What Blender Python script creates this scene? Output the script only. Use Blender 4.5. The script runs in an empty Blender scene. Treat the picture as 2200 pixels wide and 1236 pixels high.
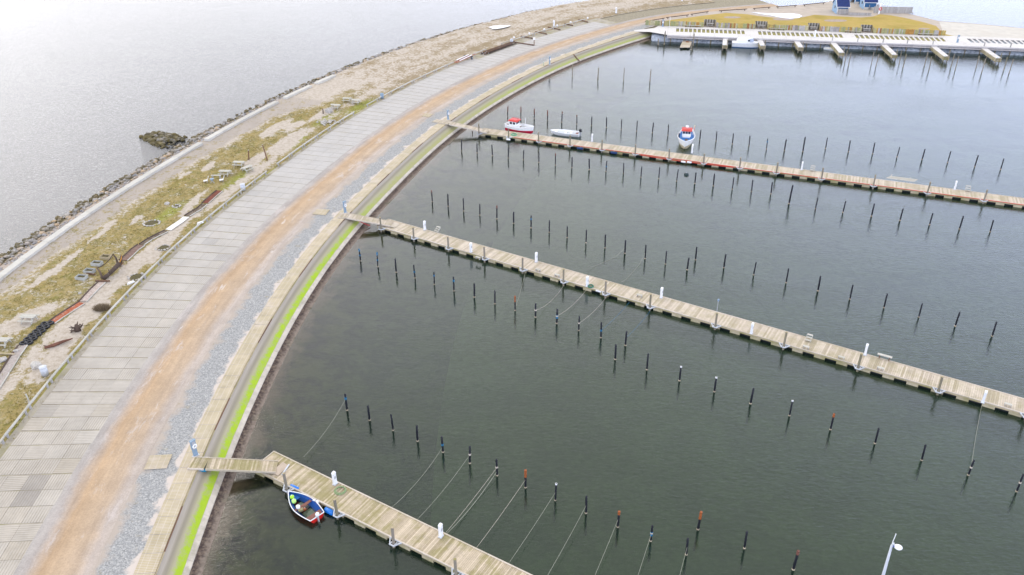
import bpy, bmesh, math, random
from math import sin, cos, pi, radians, sqrt, atan2
from mathutils import Vector, Matrix, noise, Euler
random.seed(7)
SC = bpy.context.scene
COL = SC.collection
# ------------------------------------------------------------------ camera, sky, sun, exposure
cam_d = bpy.data.cameras.new('camera'); cam = bpy.data.objects.new('camera', cam_d); COL.objects.link(cam)
cam_d.sensor_fit = 'HORIZONTAL'; cam_d.sensor_width = 36.0; cam_d.lens = 29.106
cam_d.clip_start = 0.5; cam_d.clip_end = 9000
cam.location = (0, 0, 52.9)
cam.rotation_euler = (Euler((radians(90 - 30.0285), 0, 0)).to_matrix() @ Matrix.Rotation(-0.00824, 3, 'Z')).to_euler()
SC.camera = cam
SUN_EL, SUN_AZ = radians(34), radians(-38)      # azimuth measured from +Y towards +X
sd = Vector((sin(SUN_AZ) * cos(SUN_EL), cos(SUN_AZ) * cos(SUN_EL), sin(SUN_EL)))
sun_d = bpy.data.lights.new('sun', 'SUN'); sun_d.energy = 0.7; sun_d.angle = radians(25); sun_d.color = (1.0, 0.93, 0.84)
sun = bpy.data.objects.new('sun', sun_d); COL.objects.link(sun)
sun.rotation_euler = (-sd).to_track_quat('-Z', 'Y').to_euler(); sun.location = (0, 0, 90)
SC.view_settings.view_transform = 'Standard'; SC.view_settings.look = 'None'
SC.view_settings.gamma = 1.0; SC.view_settings.use_curve_mapping = False
SC.view_settings.exposure = 0.0

# ------------------------------------------------------------------ node helper
class NT:
    def __init__(s, tree): s.t = tree; s.N = tree.nodes; s.L = tree.links
    def n(s, typ, ins=None, **kw):
        nd = s.N.new(typ)
        for k, v in kw.items(): setattr(nd, k, v)
        for k, v in (ins or {}).items():
            if hasattr(v, 'links') or isinstance(v, bpy.types.NodeSocket): s.L.new(v, nd.inputs[k])
            else: nd.inputs[k].default_value = v
        return nd
    def math(s, op, a, b=0.0, c=None, clamp=False):
        d = {0: a, 1: b}
        if c is not None: d[2] = c
        return s.n('ShaderNodeMath', d, operation=op, use_clamp=clamp).outputs[0]
    def noise(s, vec, scale=1.0, detail=3.0, rough=0.55, dist=0.0):
        nd = s.n('ShaderNodeTexNoise', {'Scale': scale, 'Detail': detail, 'Roughness': rough, 'Distortion': dist})
        if vec is not None: s.L.new(vec, nd.inputs['Vector'])
        return nd.outputs[0]
    def smap(s, v, a, b, c=0.0, d=1.0, clamp=True):
        return s.n('ShaderNodeMapRange', {0: v, 1: a, 2: b, 3: c, 4: d}, clamp=clamp).outputs[0]
    def mix(s, f, a, b, blend='MIX'):
        nd = s.N.new('ShaderNodeMix'); nd.data_type = 'RGBA'; nd.blend_type = blend
        for k, v in ((0, f), (6, a), (7, b)):
            if isinstance(v, bpy.types.NodeSocket): s.L.new(v, nd.inputs[k])
            elif isinstance(v, (int, float)): nd.inputs[k].default_value = v
            else: nd.inputs[k].default_value = tuple(v)[:3] + (1,)
        return nd.outputs[2]
    def ramp(s, f, stops, interp='LINEAR'):
        nd = s.N.new('ShaderNodeValToRGB'); e = nd.color_ramp.elements; nd.color_ramp.interpolation = interp
        while len(e) < len(stops): e.new(0.5)
        for i, (p, c) in enumerate(stops):
            e[i].position = p; e[i].color = tuple(c)[:3] + (1,) if not isinstance(c, (int, float)) else (c, c, c, 1)
        s.L.new(f, nd.inputs[0]); return nd.outputs[0]
    def mapv(s, vec, scale=(1, 1, 1), rot=0.0):
        return s.n('ShaderNodeMapping', {'Vector': vec, 'Scale': scale, 'Rotation': (0, 0, rot)}).outputs[0]
    def pos(s): return s.n('ShaderNodeNewGeometry').outputs['Position']
    def obj(s): return s.n('ShaderNodeTexCoord').outputs['Object']
    def uv(s): return s.n('ShaderNodeUVMap').outputs[0]
    def sep(s, v): return s.n('ShaderNodeSeparateXYZ', {0: v}).outputs
    def rnd(s):
        a = s.n('ShaderNodeObjectInfo').outputs['Random']; b = s.n('ShaderNodeNewGeometry').outputs['Random Per Island']
        return s.math('FRACT', s.math('ADD', a, b))
    def out(s, col, rough=0.8, bump=None, bstr=0.3, bdist=0.02, spec=0.3, metal=0.0):
        p = s.n('ShaderNodeBsdfPrincipled')
        for k, v in (('Base Color', col), ('Roughness', rough), ('Specular IOR Level', spec), ('Metallic', metal)):
            if isinstance(v, bpy.types.NodeSocket): s.L.new(v, p.inputs[k])
            else: p.inputs[k].default_value = (tuple(v)[:3] + (1,)) if k == 'Base Color' else v
        if bump is not None:
            b = s.n('ShaderNodeBump', {'Height': bump, 'Strength': bstr, 'Distance': bdist}); s.L.new(b.outputs[0], p.inputs['Normal'])
        o = s.n('ShaderNodeOutputMaterial'); s.L.new(p.outputs[0], o.inputs[0])

def new_mat(name):
    m = bpy.data.materials.new(name); m.use_nodes = True; m.node_tree.nodes.clear()
    return m, NT(m.node_tree)

def basic(name, col, var=0.12, scale=1.5, rough=0.75, rvar=0.0, spec=0.3, dirt=None, dscale=0.6, damt=0.5, metal=0.0, bump=0.0):
    """one colour with noise wear, a little random tone per piece, optional dirt colour in patches"""
    m, t = new_mat(name)
    P = t.pos()
    k = t.smap(t.noise(P, scale, 4), 0.3, 0.7, 1 - var, 1 + var)
    if rvar: k = t.math('MULTIPLY', k, t.smap(t.rnd(), 0, 1, 1 - rvar, 1 + rvar))
    kk = t.n('ShaderNodeCombineColor', {0: k, 1: k, 2: k}).outputs[0]
    c = t.mix(1.0, col, kk, 'MULTIPLY')
    if dirt: c = t.mix(t.math('MULTIPLY', t.smap(t.noise(P, dscale, 5, 0.65), 0.48, 0.68), damt), c, dirt)
    t.out(c, rough, bump=t.noise(P, scale * 12, 4) if bump else None, bstr=bump, spec=spec, metal=metal)
    return m

# ------------------------------------------------------------------ world: veiled daylight
W = bpy.data.worlds.new('World'); SC.world = W; W.use_nodes = True; W.node_tree.nodes.clear()
wt = NT(W.node_tree)
sky = wt.n('ShaderNodeTexSky', sky_type='NISHITA', sun_disc=False, sun_elevation=SUN_EL, sun_rotation=SUN_AZ, air_density=1.0, dust_density=2.5, ozone_density=1.0)
gen = wt.n('ShaderNodeTexCoord').outputs['Generated']
hs = wt.n('ShaderNodeHueSaturation', {'Saturation': 0.85, 'Value': 1.0, 'Color': sky.outputs[0]}).outputs[0]
dotp = wt.n('ShaderNodeVectorMath', {0: gen, 1: tuple(sd)}, operation='DOT_PRODUCT').outputs['Value']
veil = wt.math('POWER', wt.math('MAXIMUM', dotp, 0.0), 3.0)
cn = wt.noise(wt.mapv(gen, (1.0, 1.0, 2.6), 0.5), 2.2, 5, 0.55, 0.4)
zz = wt.math('MAXIMUM', wt.sep(gen)[2], 0.0)
hor = wt.n('ShaderNodeMapRange', {0: zz, 1: 0.8, 2: 0.4, 3: 0.0, 4: 1.0}, interpolation_type='SMOOTHSTEP').outputs[0]     # thin haze: brighter towards the horizon all round
cl = wt.math('MULTIPLY', wt.smap(cn, 0.3, 0.7, 0.92, 1.1), wt.math('ADD', wt.math('MULTIPLY', hor, 1.2), wt.math('ADD', 1.0, wt.math('MULTIPLY', veil, 0.08))))
CLOUD = 8.7
tintc = wt.mix(wt.smap(veil, 0.1, 0.5), wt.mix(hor, (1.0, 0.985, 0.95), (0.88, 0.98, 1.28)), wt.mix(hor, (1.0, 0.985, 0.95), (0.9, 0.905, 0.95)))
cloud = wt.mix(1.0, wt.n('ShaderNodeCombineColor', {0: wt.math('MULTIPLY', cl, CLOUD), 1: wt.math('MULTIPLY', cl, CLOUD), 2: wt.math('MULTIPLY', cl, CLOUD)}).outputs[0], tintc, 'MULTIPLY')
skc = wt.mix(wt.smap(wt.noise(wt.mapv(gen, (1, 1, 2)), 1.6, 4), 0.35, 0.65, 0.9, 0.97), hs, cloud)
bg = wt.n('ShaderNodeBackground', {'Color': skc, 'Strength': 0.13})
wo = wt.n('ShaderNodeOutputWorld'); wt.L.new(bg.outputs[0], wo.inputs[0])

# ------------------------------------------------------------------ mesh helpers
class MB:
    def __init__(s): s.v = []; s.f = []; s.m = []; s.uv = None
    def face(s, pts, mi=0):
        i = len(s.v); s.v += [tuple(p) for p in pts]; s.f.append(tuple(range(i, i + len(pts)))); s.m.append(mi)
    def box(s, c, d, rz=0.0, mi=0, rot=None):
        i = len(s.v); R = rot if rot is not None else Matrix.Rotation(rz, 3, 'Z'); c = Vector(c)
        for z in (-1, 1):
            for x, y in ((-1, -1), (1, -1), (1, 1), (-1, 1)):
                s.v.append(tuple(c + R @ Vector((x * d[0] / 2, y * d[1] / 2, z * d[2] / 2))))
        for q in ((3, 2, 1, 0), (4, 5, 6, 7), (0, 1, 5, 4), (1, 2, 6, 5), (2, 3, 7, 6), (3, 0, 4, 7)):
            s.f.append(tuple(i + k for k in q)); s.m.append(mi)
        return s
    def bar(s, a, b, w, h, mi=0):
        """box beam from a to b, w wide, h tall"""
        a, b = Vector(a), Vector(b); d = b - a; L = d.length
        if L < 1e-6: return s
        x = d / L; up = Vector((0, 0, 1)) if abs(x.z) < 0.95 else Vector((1, 0, 0))
        y = up.cross(x).normalized(); z = x.cross(y)
        R = Matrix((x, y, z)).transposed()
        return s.box((a + b) / 2, (L, w, h), rot=R, mi=mi)
    def tube(s, pts, r, n=8, cap=True, mi=0):
        pts = [Vector(p) for p in pts]; i0 = len(s.v); rr = r if isinstance(r, (list, tuple)) else [r] * len(pts)
        for k, p in enumerate(pts):
            d = (pts[min(k + 1, len(pts) - 1)] - pts[max(k - 1, 0)]).normalized()
            up = Vector((0, 0, 1)) if abs(d.z) < 0.9 else Vector((1, 0, 0))
            a = up.cross(d).normalized(); b = d.cross(a)
            for j in range(n):
                t = 2 * pi * j / n; s.v.append(tuple(p + a * (cos(t) * rr[k]) + b * (sin(t) * rr[k])))
        for k in range(len(pts) - 1):
            for j in range(n):
                q = i0 + k * n; s.f.append((q + j, q + (j + 1) % n, q + n + (j + 1) % n, q + n + j)); s.m.append(mi)
        if cap:
            s.f.append(tuple(i0 + j for j in reversed(range(n)))); s.m.append(mi)
            e = i0 + (len(pts) - 1) * n; s.f.append(tuple(e + j for j in range(n))); s.m.append(mi)
        return s
    def cyl(s, c, r, h, n=12, mi=0, r2=None):
        c = Vector(c); return s.tube([c, c + Vector((0, 0, h))], [r, r if r2 is None else r2], n, True, mi)
    def torus(s, c, R, r, n=14, k=6, axis='Z', mi=0, sq=1.0):
        i0 = len(s.v); c = Vector(c)
        for i in range(n):
            a = 2 * pi * i / n
            for j in range(k):
                b = 2 * pi * j / k; x = (R + r * cos(b)) * cos(a); y = (R + r * cos(b)) * sin(a); z = r * sin(b) * sq
                s.v.append(tuple(c + (Vector((x, y, z)) if axis == 'Z' else Vector((x, z, y)) if axis == 'Y' else Vector((z, x, y)))))
        for i in range(n):
            for j in range(k):
                s.f.append((i0 + i * k + j, i0 + ((i + 1) % n) * k + j, i0 + ((i + 1) % n) * k + (j + 1) % k, i0 + i * k + (j + 1) % k)); s.m.append(mi)
        return s
    def grid(s, fn, nu, nv, mi=0, uvf=None):
        i0 = len(s.v)
        for a in range(nu + 1):
            for b in range(nv + 1):
                s.v.append(tuple(fn(a / nu, b / nv)))
                if uvf:
                    if s.uv is None: s.uv = []
                    s.uv.append(uvf(a / nu, b / nv))
        for a in range(nu):
            for b in range(nv):
                q = i0 + a * (nv + 1) + b; s.f.append((q, q + nv + 1, q + nv + 2, q + 1)); s.m.append(mi)
        return s
    def mesh(s, name, mats, smooth=False):
        me = bpy.data.meshes.new(name); me.from_pydata(s.v, [], s.f); me.update()
        for m in (mats if isinstance(mats, (list, tuple)) else [mats]): me.materials.append(m)
        me.polygons.foreach_set('material_index', s.m)
        if smooth: me.polygons.foreach_set('use_smooth', [True] * len(s.f))
        if s.uv:
            l = me.uv_layers.new(name='UVMap'); fl = []
            for p in me.polygons:
                for vi in p.vertices: fl += list(s.uv[vi])
            l.data.foreach_set('uv', fl)
        return me

def put(name, data, parent=None, loc=(0, 0, 0), rot=(0, 0, 0), scale=None, label=None):
    o = bpy.data.objects.new(name, data); COL.objects.link(o); o.location = loc; o.rotation_euler = rot
    if scale is not None: o.scale = scale if isinstance(scale, (tuple, list)) else (scale,) * 3
    if parent: o.parent = parent
    if label: o['label'] = label
    return o
def ob(name, mb, mats, parent=None, loc=(0, 0, 0), rot=(0, 0, 0), smooth=False, label=None):
    return put(name, mb.mesh(name, mats, smooth), parent, loc, rot, None, label)
def tag(o, label, cat, group=None):
    o['label'] = label; o['category'] = cat
    if group: o['group'] = group
    return o
def thing(name, label, cat, loc=(0, 0, 0), rz=0.0, group=None):
    o = put(name, None, None, loc, (0, 0, rz)); o.empty_display_size = 0.2
    return tag(o, label, cat, group)
def struct(o): o['kind'] = 'structure'; return o
def stuff(o): o['kind'] = 'stuff'; return o
def copy_tree(o, parent=None):
    c = o.copy(); COL.objects.link(c); c.parent = parent
    for ch in list(o.children): copy_tree(ch, c)
    return c
ORD = ['first', 'second', 'third', 'fourth', 'fifth', 'sixth', 'seventh', 'eighth', 'ninth', 'tenth', 'eleventh', 'twelfth', 'thirteenth', 'fourteenth', 'fifteenth', 'sixteenth', 'seventeenth', 'eighteenth', 'nineteenth', 'twentieth']

# ------------------------------------------------------------------ the quay curve (metres; heading north then bending right)
QP = [(-26.2, 20), (-26.49, 24.04), (-26.77, 28.08), (-27.05, 32.12), (-27.33, 36.16), (-27.6, 40.2), (-27.85, 44.24), (-28.09, 48.28), (-28.3, 52.33), (-28.46, 56.37), (-28.58, 60.42), (-28.62, 64.47), (-28.61, 68.52), (-28.52, 72.57), (-28.36, 76.61), (-28.14, 80.65), (-27.84, 84.69), (-27.46, 88.72), (-26.99, 92.75), (-26.43, 96.76), (-25.79, 100.75), (-25.05, 104.74), (-24.23, 108.7), (-23.33, 112.65), (-22.37, 116.58), (-21.37, 120.51), (-20.32, 124.42), (-19.25, 128.32), (-18.14, 132.22), (-16.99, 136.1), (-15.78, 139.96), (-14.51, 143.81), (-13.16, 147.63), (-11.73, 151.41), (-10.22, 155.17), (-8.63, 158.9), (-6.98, 162.59), (-5.26, 166.26), (-3.48, 169.9), (-1.64, 173.5), (0.25, 177.08), (2.2, 180.63), (4.21, 184.15), (6.3, 187.62), (8.45, 191.05), (10.68, 194.42), (13, 197.75), (15.39, 201.01), (17.87, 204.22), (20.42, 207.36), (23.03, 210.46), (25.68, 213.51), (28.37, 216.54), (31.1, 219.54), (33.88, 222.48), (36.74, 225.35), (39.71, 228.09), (42.83, 230.68), (46.09, 233.08), (49.49, 235.28), (53, 237.29), (56.62, 239.11), (60.32, 240.76), (64.08, 242.26), (67.88, 243.64), (71.72, 244.94), (75.57, 246.19), (79.43, 247.4), (83.3, 248.61), (87.17, 249.81), (91.03, 251.01), (94.9, 252.21), (98.77, 253.39), (102.65, 254.55), (106.54, 255.68), (110.44, 256.78), (114.34, 257.86), (118.25, 258.91), (122.17, 259.95), (126.08, 260.98), (130, 262)]
QS = [0.0]
for a, b in zip(QP, QP[1:]): QS.append(QS[-1] + math.hypot(b[0] - a[0], b[1] - a[1]))
QT = []
for i in range(len(QP)):
    a, b = QP[max(i - 1, 0)], QP[min(i + 1, len(QP) - 1)]; l = math.hypot(b[0] - a[0], b[1] - a[1]); QT.append(((b[0] - a[0]) / l, (b[1] - a[1]) / l))
S0 = 24.0      # arc length at the point called s = 0 below
def C(s, off, z=0.0):
    s += S0; i = min(max(int(s / QS[1]), 0), len(QP) - 2)
    while i < len(QP) - 2 and QS[i + 1] < s: i += 1
    while i > 0 and QS[i] > s: i -= 1
    f = (s - QS[i]) / (QS[i + 1] - QS[i])
    x = QP[i][0] + (QP[i + 1][0] - QP[i][0]) * f; y = QP[i][1] + (QP[i + 1][1] - QP[i][1]) * f
    tx = QT[i][0] + (QT[i + 1][0] - QT[i][0]) * f; ty = QT[i][1] + (QT[i + 1][1] - QT[i][1]) * f
    return Vector((x - ty * off, y + tx * off, z))
def head(s):
    a, b = C(s - 0.5, 0), C(s + 0.5, 0); return atan2(b.y - a.y, b.x - a.x)
def inv(x, y):
    """(s, off) of a point"""
    best = (1e9, 0)
    for i in range(len(QP)):
        d = (QP[i][0] - x) ** 2 + (QP[i][1] - y) ** 2
        if d < best[0]: best = (d, QS[i] - S0)
    s = best[1]
    for _ in range(6):
        h = head(s); p = C(s, 0); s += (x - p.x) * cos(h) + (y - p.y) * sin(h)
    h = head(s); p = C(s, 0); return s, -(x - p.x) * sin(h) + (y - p.y) * cos(h)
def ribbon(name, s0, s1, offs, zs, mat, ds=1.5, smooth=True):
    mb = MB(); n = max(1, int((s1 - s0) / ds)); k = len(offs) - 1
    def fn(a, b):
        j = b * k; i = min(int(j), k - 1); f = j - i
        return C(s0 + (s1 - s0) * a, offs[i] + (offs[i + 1] - offs[i]) * f, zs[i] + (zs[i + 1] - zs[i]) * f)
    def uvf(a, b):
        j = b * k; i = min(int(j), k - 1); f = j - i
        return (s0 + (s1 - s0) * a, offs[i] + (offs[i + 1] - offs[i]) * f)
    mb.grid(fn, n, k, uvf=uvf)
    return struct(ob(name, mb, mat, smooth=smooth))
# ================================================================== materials of the setting
def water_mat(name, murk, tint, murk_amt, wav, ior, chop):
    m, t = new_mat(name); P = t.pos()
    a = t.noise(t.mapv(P, (1.0, 2.4, 1), 0.5), 1.25, 3, 0.55, 0.3)
    b = t.noise(t.mapv(P, (0.8, 2.2, 1), -0.25), 3.6, 3, 0.6, 0.2)
    c = t.noise(t.mapv(P, (0.5, 1, 1), 0.35), 0.22, 2)
    gust = t.smap(t.noise(t.mapv(P, (0.6, 1.4, 1), 0.4), 0.035, 3), 0.35, 0.65, 0.5, 1.2)
    open_ = t.smap(t.sep(P)[0], -25, 50, 0.55, 1.35) if chop == 1.0 else 1.0    # ripples grow away from the shelter of the quay
    gust = t.math('MULTIPLY', gust, open_) if chop == 1.0 else 0.85
    h = t.math('MULTIPLY', t.math('ADD', t.math('ADD', t.math('MULTIPLY', a, 0.5), t.math('MULTIPLY', b, 0.24 * chop)), t.math('MULTIPLY', c, 0.5 if chop == 1.0 else 0.2)), gust)
    bp = t.n('ShaderNodeBump', {'Height': h, 'Strength': 1.0, 'Distance': wav}).outputs[0]
    fr = t.n('ShaderNodeFresnel', {'IOR': ior, 'Normal': bp}).outputs[0]
    gl = t.n('ShaderNodeBsdfGlossy', {'Color': (1, 1, 1, 1), 'Roughness': 0.05, 'Normal': bp}).outputs[0]
    tr = t.n('ShaderNodeBsdfTransparent', {'Color': tint + (1,)}).outputs[0]
    deep = t.n('ShaderNodeAttribute', attribute_name='deep').outputs['Fac'] if chop == 1.0 else 1.0
    if chop == 1.0:
        murk_amt = t.smap(deep, 0, 1, 0.03, murk_amt); t.L.new(t.mix(deep, (0.97, 0.95, 0.88), tint), tr.node.inputs['Color'])
    mk = t.mix(t.smap(t.noise(P, 0.03, 4, 0.6), 0.35, 0.65), murk, tuple(x * 0.78 for x in murk))
    df = t.n('ShaderNodeBsdfDiffuse', {'Color': mk}).outputs[0]
    body = t.n('ShaderNodeMixShader', {0: murk_amt, 1: tr, 2: df}).outputs[0]
    full = t.n('ShaderNodeMixShader', {0: fr, 1: body, 2: gl}).outputs[0]
    o = t.n('ShaderNodeOutputMaterial'); t.L.new(full, o.inputs[0])
    return m
M_HARB = water_mat('harbour_water', (0.036, 0.068, 0.046), (0.62, 0.78, 0.64), 0.34, 0.05, 1.5, 1.0)
M_SEA = water_mat('sea_water', (0.1, 0.1, 0.11), (0.45, 0.5, 0.5), 0.7, 0.11, 1.345, 1.8)

def bed_mat():
    m, t = new_mat('sea_bed'); P = t.pos()
    f = t.math('MULTIPLY', t.smap(t.noise(P, 0.13, 6, 0.68), 0.44, 0.7), 0.75)
    c = t.mix(f, (0.17, 0.2, 0.1), (0.035, 0.045, 0.05))
    g = t.smap(t.noise(P, 1.3, 4), 0.35, 0.7, 0.75, 1.2)
    c = t.mix(1.0, c, t.n('ShaderNodeCombineColor', {0: g, 1: g, 2: g}).outputs[0], 'MULTIPLY')
    t.out(c, 0.95, spec=0.0); return m
M_BED = bed_mat()

def shore_bed_mat():
    """sloping bed along the quay foot: weed strip, pinkish silt, then dark weed patches"""
    m, t = new_mat('shore_bed'); u = t.uv(); v = t.sep(u)[1]; P = t.pos()
    n1 = t.noise(P, 0.9, 5, 0.65); n2 = t.noise(P, 3.5, 4, 0.6); n3 = t.noise(P, 0.28, 5, 0.65, 0.6)
    vv = t.math('ADD', v, t.smap(t.noise(P, 2.2, 6, 0.75), 0.3, 0.7, -0.3, 0.3))
    silt = t.mix(n2, (0.17, 0.135, 0.11), (0.28, 0.23, 0.19))
    weed = t.mix(t.smap(n2, 0.4, 0.65), (0.06, 0.045, 0.042), (0.17, 0.13, 0.1))
    c = t.mix(t.smap(vv, -2.85, -2.35), silt, weed)
    c = t.mix(t.smap(t.math('ADD', v, t.smap(n3, 0.3, 0.7, -1.2, 1.2)), -4.6, -3.0, 1, 0), c, t.mix(t.smap(t.noise(P, 0.33, 6, 0.72, 0.3), 0.42, 0.6), (0.11, 0.12, 0.06), (0.03, 0.032, 0.036)))
    t.out(c, 0.85, bump=n2, bstr=0.3, bdist=0.05, spec=0.0); return m
M_SHORE = shore_bed_mat()

def slope_mat():
    m, t = new_mat('revetment_slope'); u = t.uv(); S = t.sep(u); s, v = S[0], S[1]; P = t.pos()
    st = t.noise(t.n('ShaderNodeCombineXYZ', {0: t.math('MULTIPLY', s, 0.25), 1: t.math('MULTIPLY', v, 5.0)}).outputs[0], 1.0, 4, 0.6)
    n2 = t.noise(P, 2.2, 5, 0.65)
    base = t.mix(st, (0.44, 0.39, 0.33), (0.27, 0.235, 0.19))
    base = t.mix(t.smap(v, -0.75, -0.3, 0.55, 0.0), base, (0.36, 0.34, 0.17))
    damp = t.math('MULTIPLY', t.smap(v, -0.3, -0.5), t.smap(v, -0.85, -0.6))
    base = t.mix(t.math('MULTIPLY', damp, 0.45), base, (0.15, 0.125, 0.1))
    e1 = t.math('ADD', v, t.smap(t.noise(P, 1.6, 6, 0.75), 0.3, 0.7, -0.26, 0.26))
    g = t.math('MULTIPLY', t.smap(e1, -0.9, -1.2), t.smap(t.math('ADD', v, t.smap(n2, 0.3, 0.7, -0.03, 0.03)), -1.6, -1.54))
    # the bright weed grows on the near half of the bank and again far round the bend
    fade = t.ramp(t.smap(s, 0, 200, 0, 1), [(0, 1.0), (0.28, 1.0), (0.34, 0.5), (0.4, 0.15), (0.58, 0.08), (0.66, 0.32), (0.9, 0.36), (1, 0.25)])
    patch = t.smap(t.noise(P, 1.1, 6, 0.75), 0.32, 0.52, 0.35, 1.0)
    lime = t.mix(n2, (0.24, 0.37, 0.012), (0.37, 0.5, 0.03))
    lime = t.mix(fade, (0.34, 0.31, 0.15), lime)
    c = t.mix(t.math('MULTIPLY', g, patch), base, lime)
    t.out(c, 0.8, bump=n2, bstr=0.4, bdist=0.04, spec=0.25); return m
M_SLOPE = slope_mat()

def road_mat():
    m, t = new_mat('gravel_road'); u = t.uv(); S = t.sep(u); s, v = S[0], S[1]; P = t.pos()
    V = t.n('ShaderNodeCombineXYZ', {0: t.math('MULTIPLY', s, 0.06), 1: v}).outputs[0]
    w = t.math('ADD', t.math('MULTIPLY', t.noise(V, 1.3, 5, 0.62), 0.5), t.math('MULTIPLY', t.noise(P, 0.5, 6, 0.7), 0.5))
    wob = t.math('ADD', v, t.math('MULTIPLY', t.math('SUBTRACT', t.noise(P, 0.22, 3), 0.5), 1.3))
    wob = t.math('ADD', wob, t.math('MULTIPLY', t.math('SUBTRACT', t.noise(P, 1.6, 4), 0.5), 0.5))
    prof = t.ramp(t.smap(wob, 4.6, 11.2, 0, 1), [(0, (0.41, 0.35, 0.295)), (0.16, (0.43, 0.365, 0.315)), (0.3, (0.42, 0.32, 0.23)), (0.5, (0.45, 0.33, 0.22)), (0.66, (0.44, 0.31, 0.195)), (0.78, (0.41, 0.325, 0.255)), (0.86, (0.37, 0.33, 0.3)), (1, (0.38, 0.35, 0.32))])
    k = t.smap(w, 0.36, 0.64, 0.82, 1.15); kk = t.n('ShaderNodeCombineColor', {0: k, 1: k, 2: k}).outputs[0]
    c = t.mix(1.0, prof, kk, 'MULTIPLY')
    pale = t.smap(t.noise(t.n('ShaderNodeCombineXYZ', {0: t.math('MULTIPLY', s, 0.3), 1: v}).outputs[0], 0.6, 7, 0.75, 0.5), 0.56, 0.64)
    c = t.mix(t.math('MULTIPLY', pale, 0.6), c, (0.52, 0.46, 0.425))
    pot = t.smap(t.noise(t.n('ShaderNodeCombineXYZ', {0: t.math('MULTIPLY', s, 0.35), 1: v}).outputs[0], 0.75, 4, 0.6), 0.67, 0.72)
    c = t.mix(t.math('MULTIPLY', pot, 0.55), c, (0.62, 0.58, 0.55))
    sp = t.noise(P, 7, 4, 0.75); q = t.smap(sp, 0.3, 0.7, 0.86, 1.14)
    c = t.mix(1.0, c, t.n('ShaderNodeCombineColor', {0: q, 1: q, 2: q}).outputs[0], 'MULTIPLY')
    t.out(c, 0.9, bump=sp, bstr=0.4, bdist=0.03, spec=0.15); return m
M_ROAD = road_mat()

def gravel_mat():
    m, t = new_mat('grey_gravel'); u = t.uv(); S = t.sep(u); v = S[1]; P = t.pos()
    vor = t.n('ShaderNodeTexVoronoi', {'Vector': P, 'Scale': 10.0}); cell = t.sep(vor.outputs['Color'])[0]
    sp = t.noise(P, 5, 4, 0.75)
    c = t.ramp(cell, [(0, (0.235, 0.235, 0.23)), (0.45, (0.305, 0.305, 0.3)), (0.8, (0.365, 0.36, 0.345)), (1, (0.45, 0.44, 0.42))])
    k = t.smap(sp, 0.3, 0.7, 0.78, 1.2); c = t.mix(1.0, c, t.n('ShaderNodeCombineColor', {0: k, 1: k, 2: k}).outputs[0], 'MULTIPLY')
    n = t.noise(P, 0.5, 5, 0.65)
    e = t.math('ADD', v, t.smap(n, 0.3, 0.7, -0.75, 0.75))
    c = t.mix(t.smap(e, 4.2, 4.95), c, (0.41, 0.35, 0.295))
    c = t.mix(t.smap(e, 2.15, 1.75), c, (0.56, 0.49, 0.43))
    c = t.mix(t.math('MULTIPLY', t.smap(t.noise(P, 0.8, 5, 0.7), 0.6, 0.72), 0.55), c, (0.3, 0.24, 0.13))
    t.out(c, 0.9, bump=cell, bstr=0.5, bdist=0.03, spec=0.2); return m
M_GRAVEL = gravel_mat()

def slab_mat():
    """slatted concrete: slots along the slab's own x, dirt in the slots"""
    m, t = new_mat('slatted_concrete'); O = t.obj(); X = t.sep(O); P = t.pos()
    w = t.math('PINGPONG', t.math('MULTIPLY', X[1], 1 / 0.236), 0.5)
    slot = t.smap(w, 0.14, 0.05)
    r = t.rnd()
    c = t.ramp(r, [(0, (0.33, 0.3, 0.265)), (0.08, (0.42, 0.38, 0.325)), (0.55, (0.445, 0.4, 0.34)), (0.8, (0.43, 0.38, 0.31)), (1, (0.46, 0.42, 0.365))])
    n = t.noise(P, 0.32, 6, 0.7); k = t.smap(n, 0.32, 0.68, 0.82, 1.12)
    c = t.mix(1.0, c, t.n('ShaderNodeCombineColor', {0: k, 1: k, 2: k}).outputs[0], 'MULTIPLY')
    far = t.smap(t.sep(P)[1], 55, 130, 0, 1)      # slab colour blends paler and greyer towards larger y, round the bend
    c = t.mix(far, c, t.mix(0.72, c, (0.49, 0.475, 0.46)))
    c = t.mix(t.math('MULTIPLY', slot, t.smap(t.noise(P, 0.35, 3), 0.35, 0.6, 0.15, 0.8)), c, (0.23, 0.195, 0.145))
    c = t.mix(t.math('MULTIPLY', t.smap(t.noise(P, 2.4, 5, 0.7), 0.55, 0.72), 0.3), c, (0.3, 0.29, 0.28))
    t.out(c, 0.85, bump=t.math('MULTIPLY', slot, -1.0), bstr=0.5, bdist=0.03, spec=0.2); return m
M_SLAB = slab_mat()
M_JOINT = basic('joint_soil', (0.27, 0.235, 0.165), 0.25, 2.0, 0.95)
M_BEDD = basic('slab_bedding', (0.37, 0.33, 0.265), 0.25, 1.0, 0.95, dirt=(0.24, 0.22, 0.1), dscale=0.5, damt=0.8)

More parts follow.
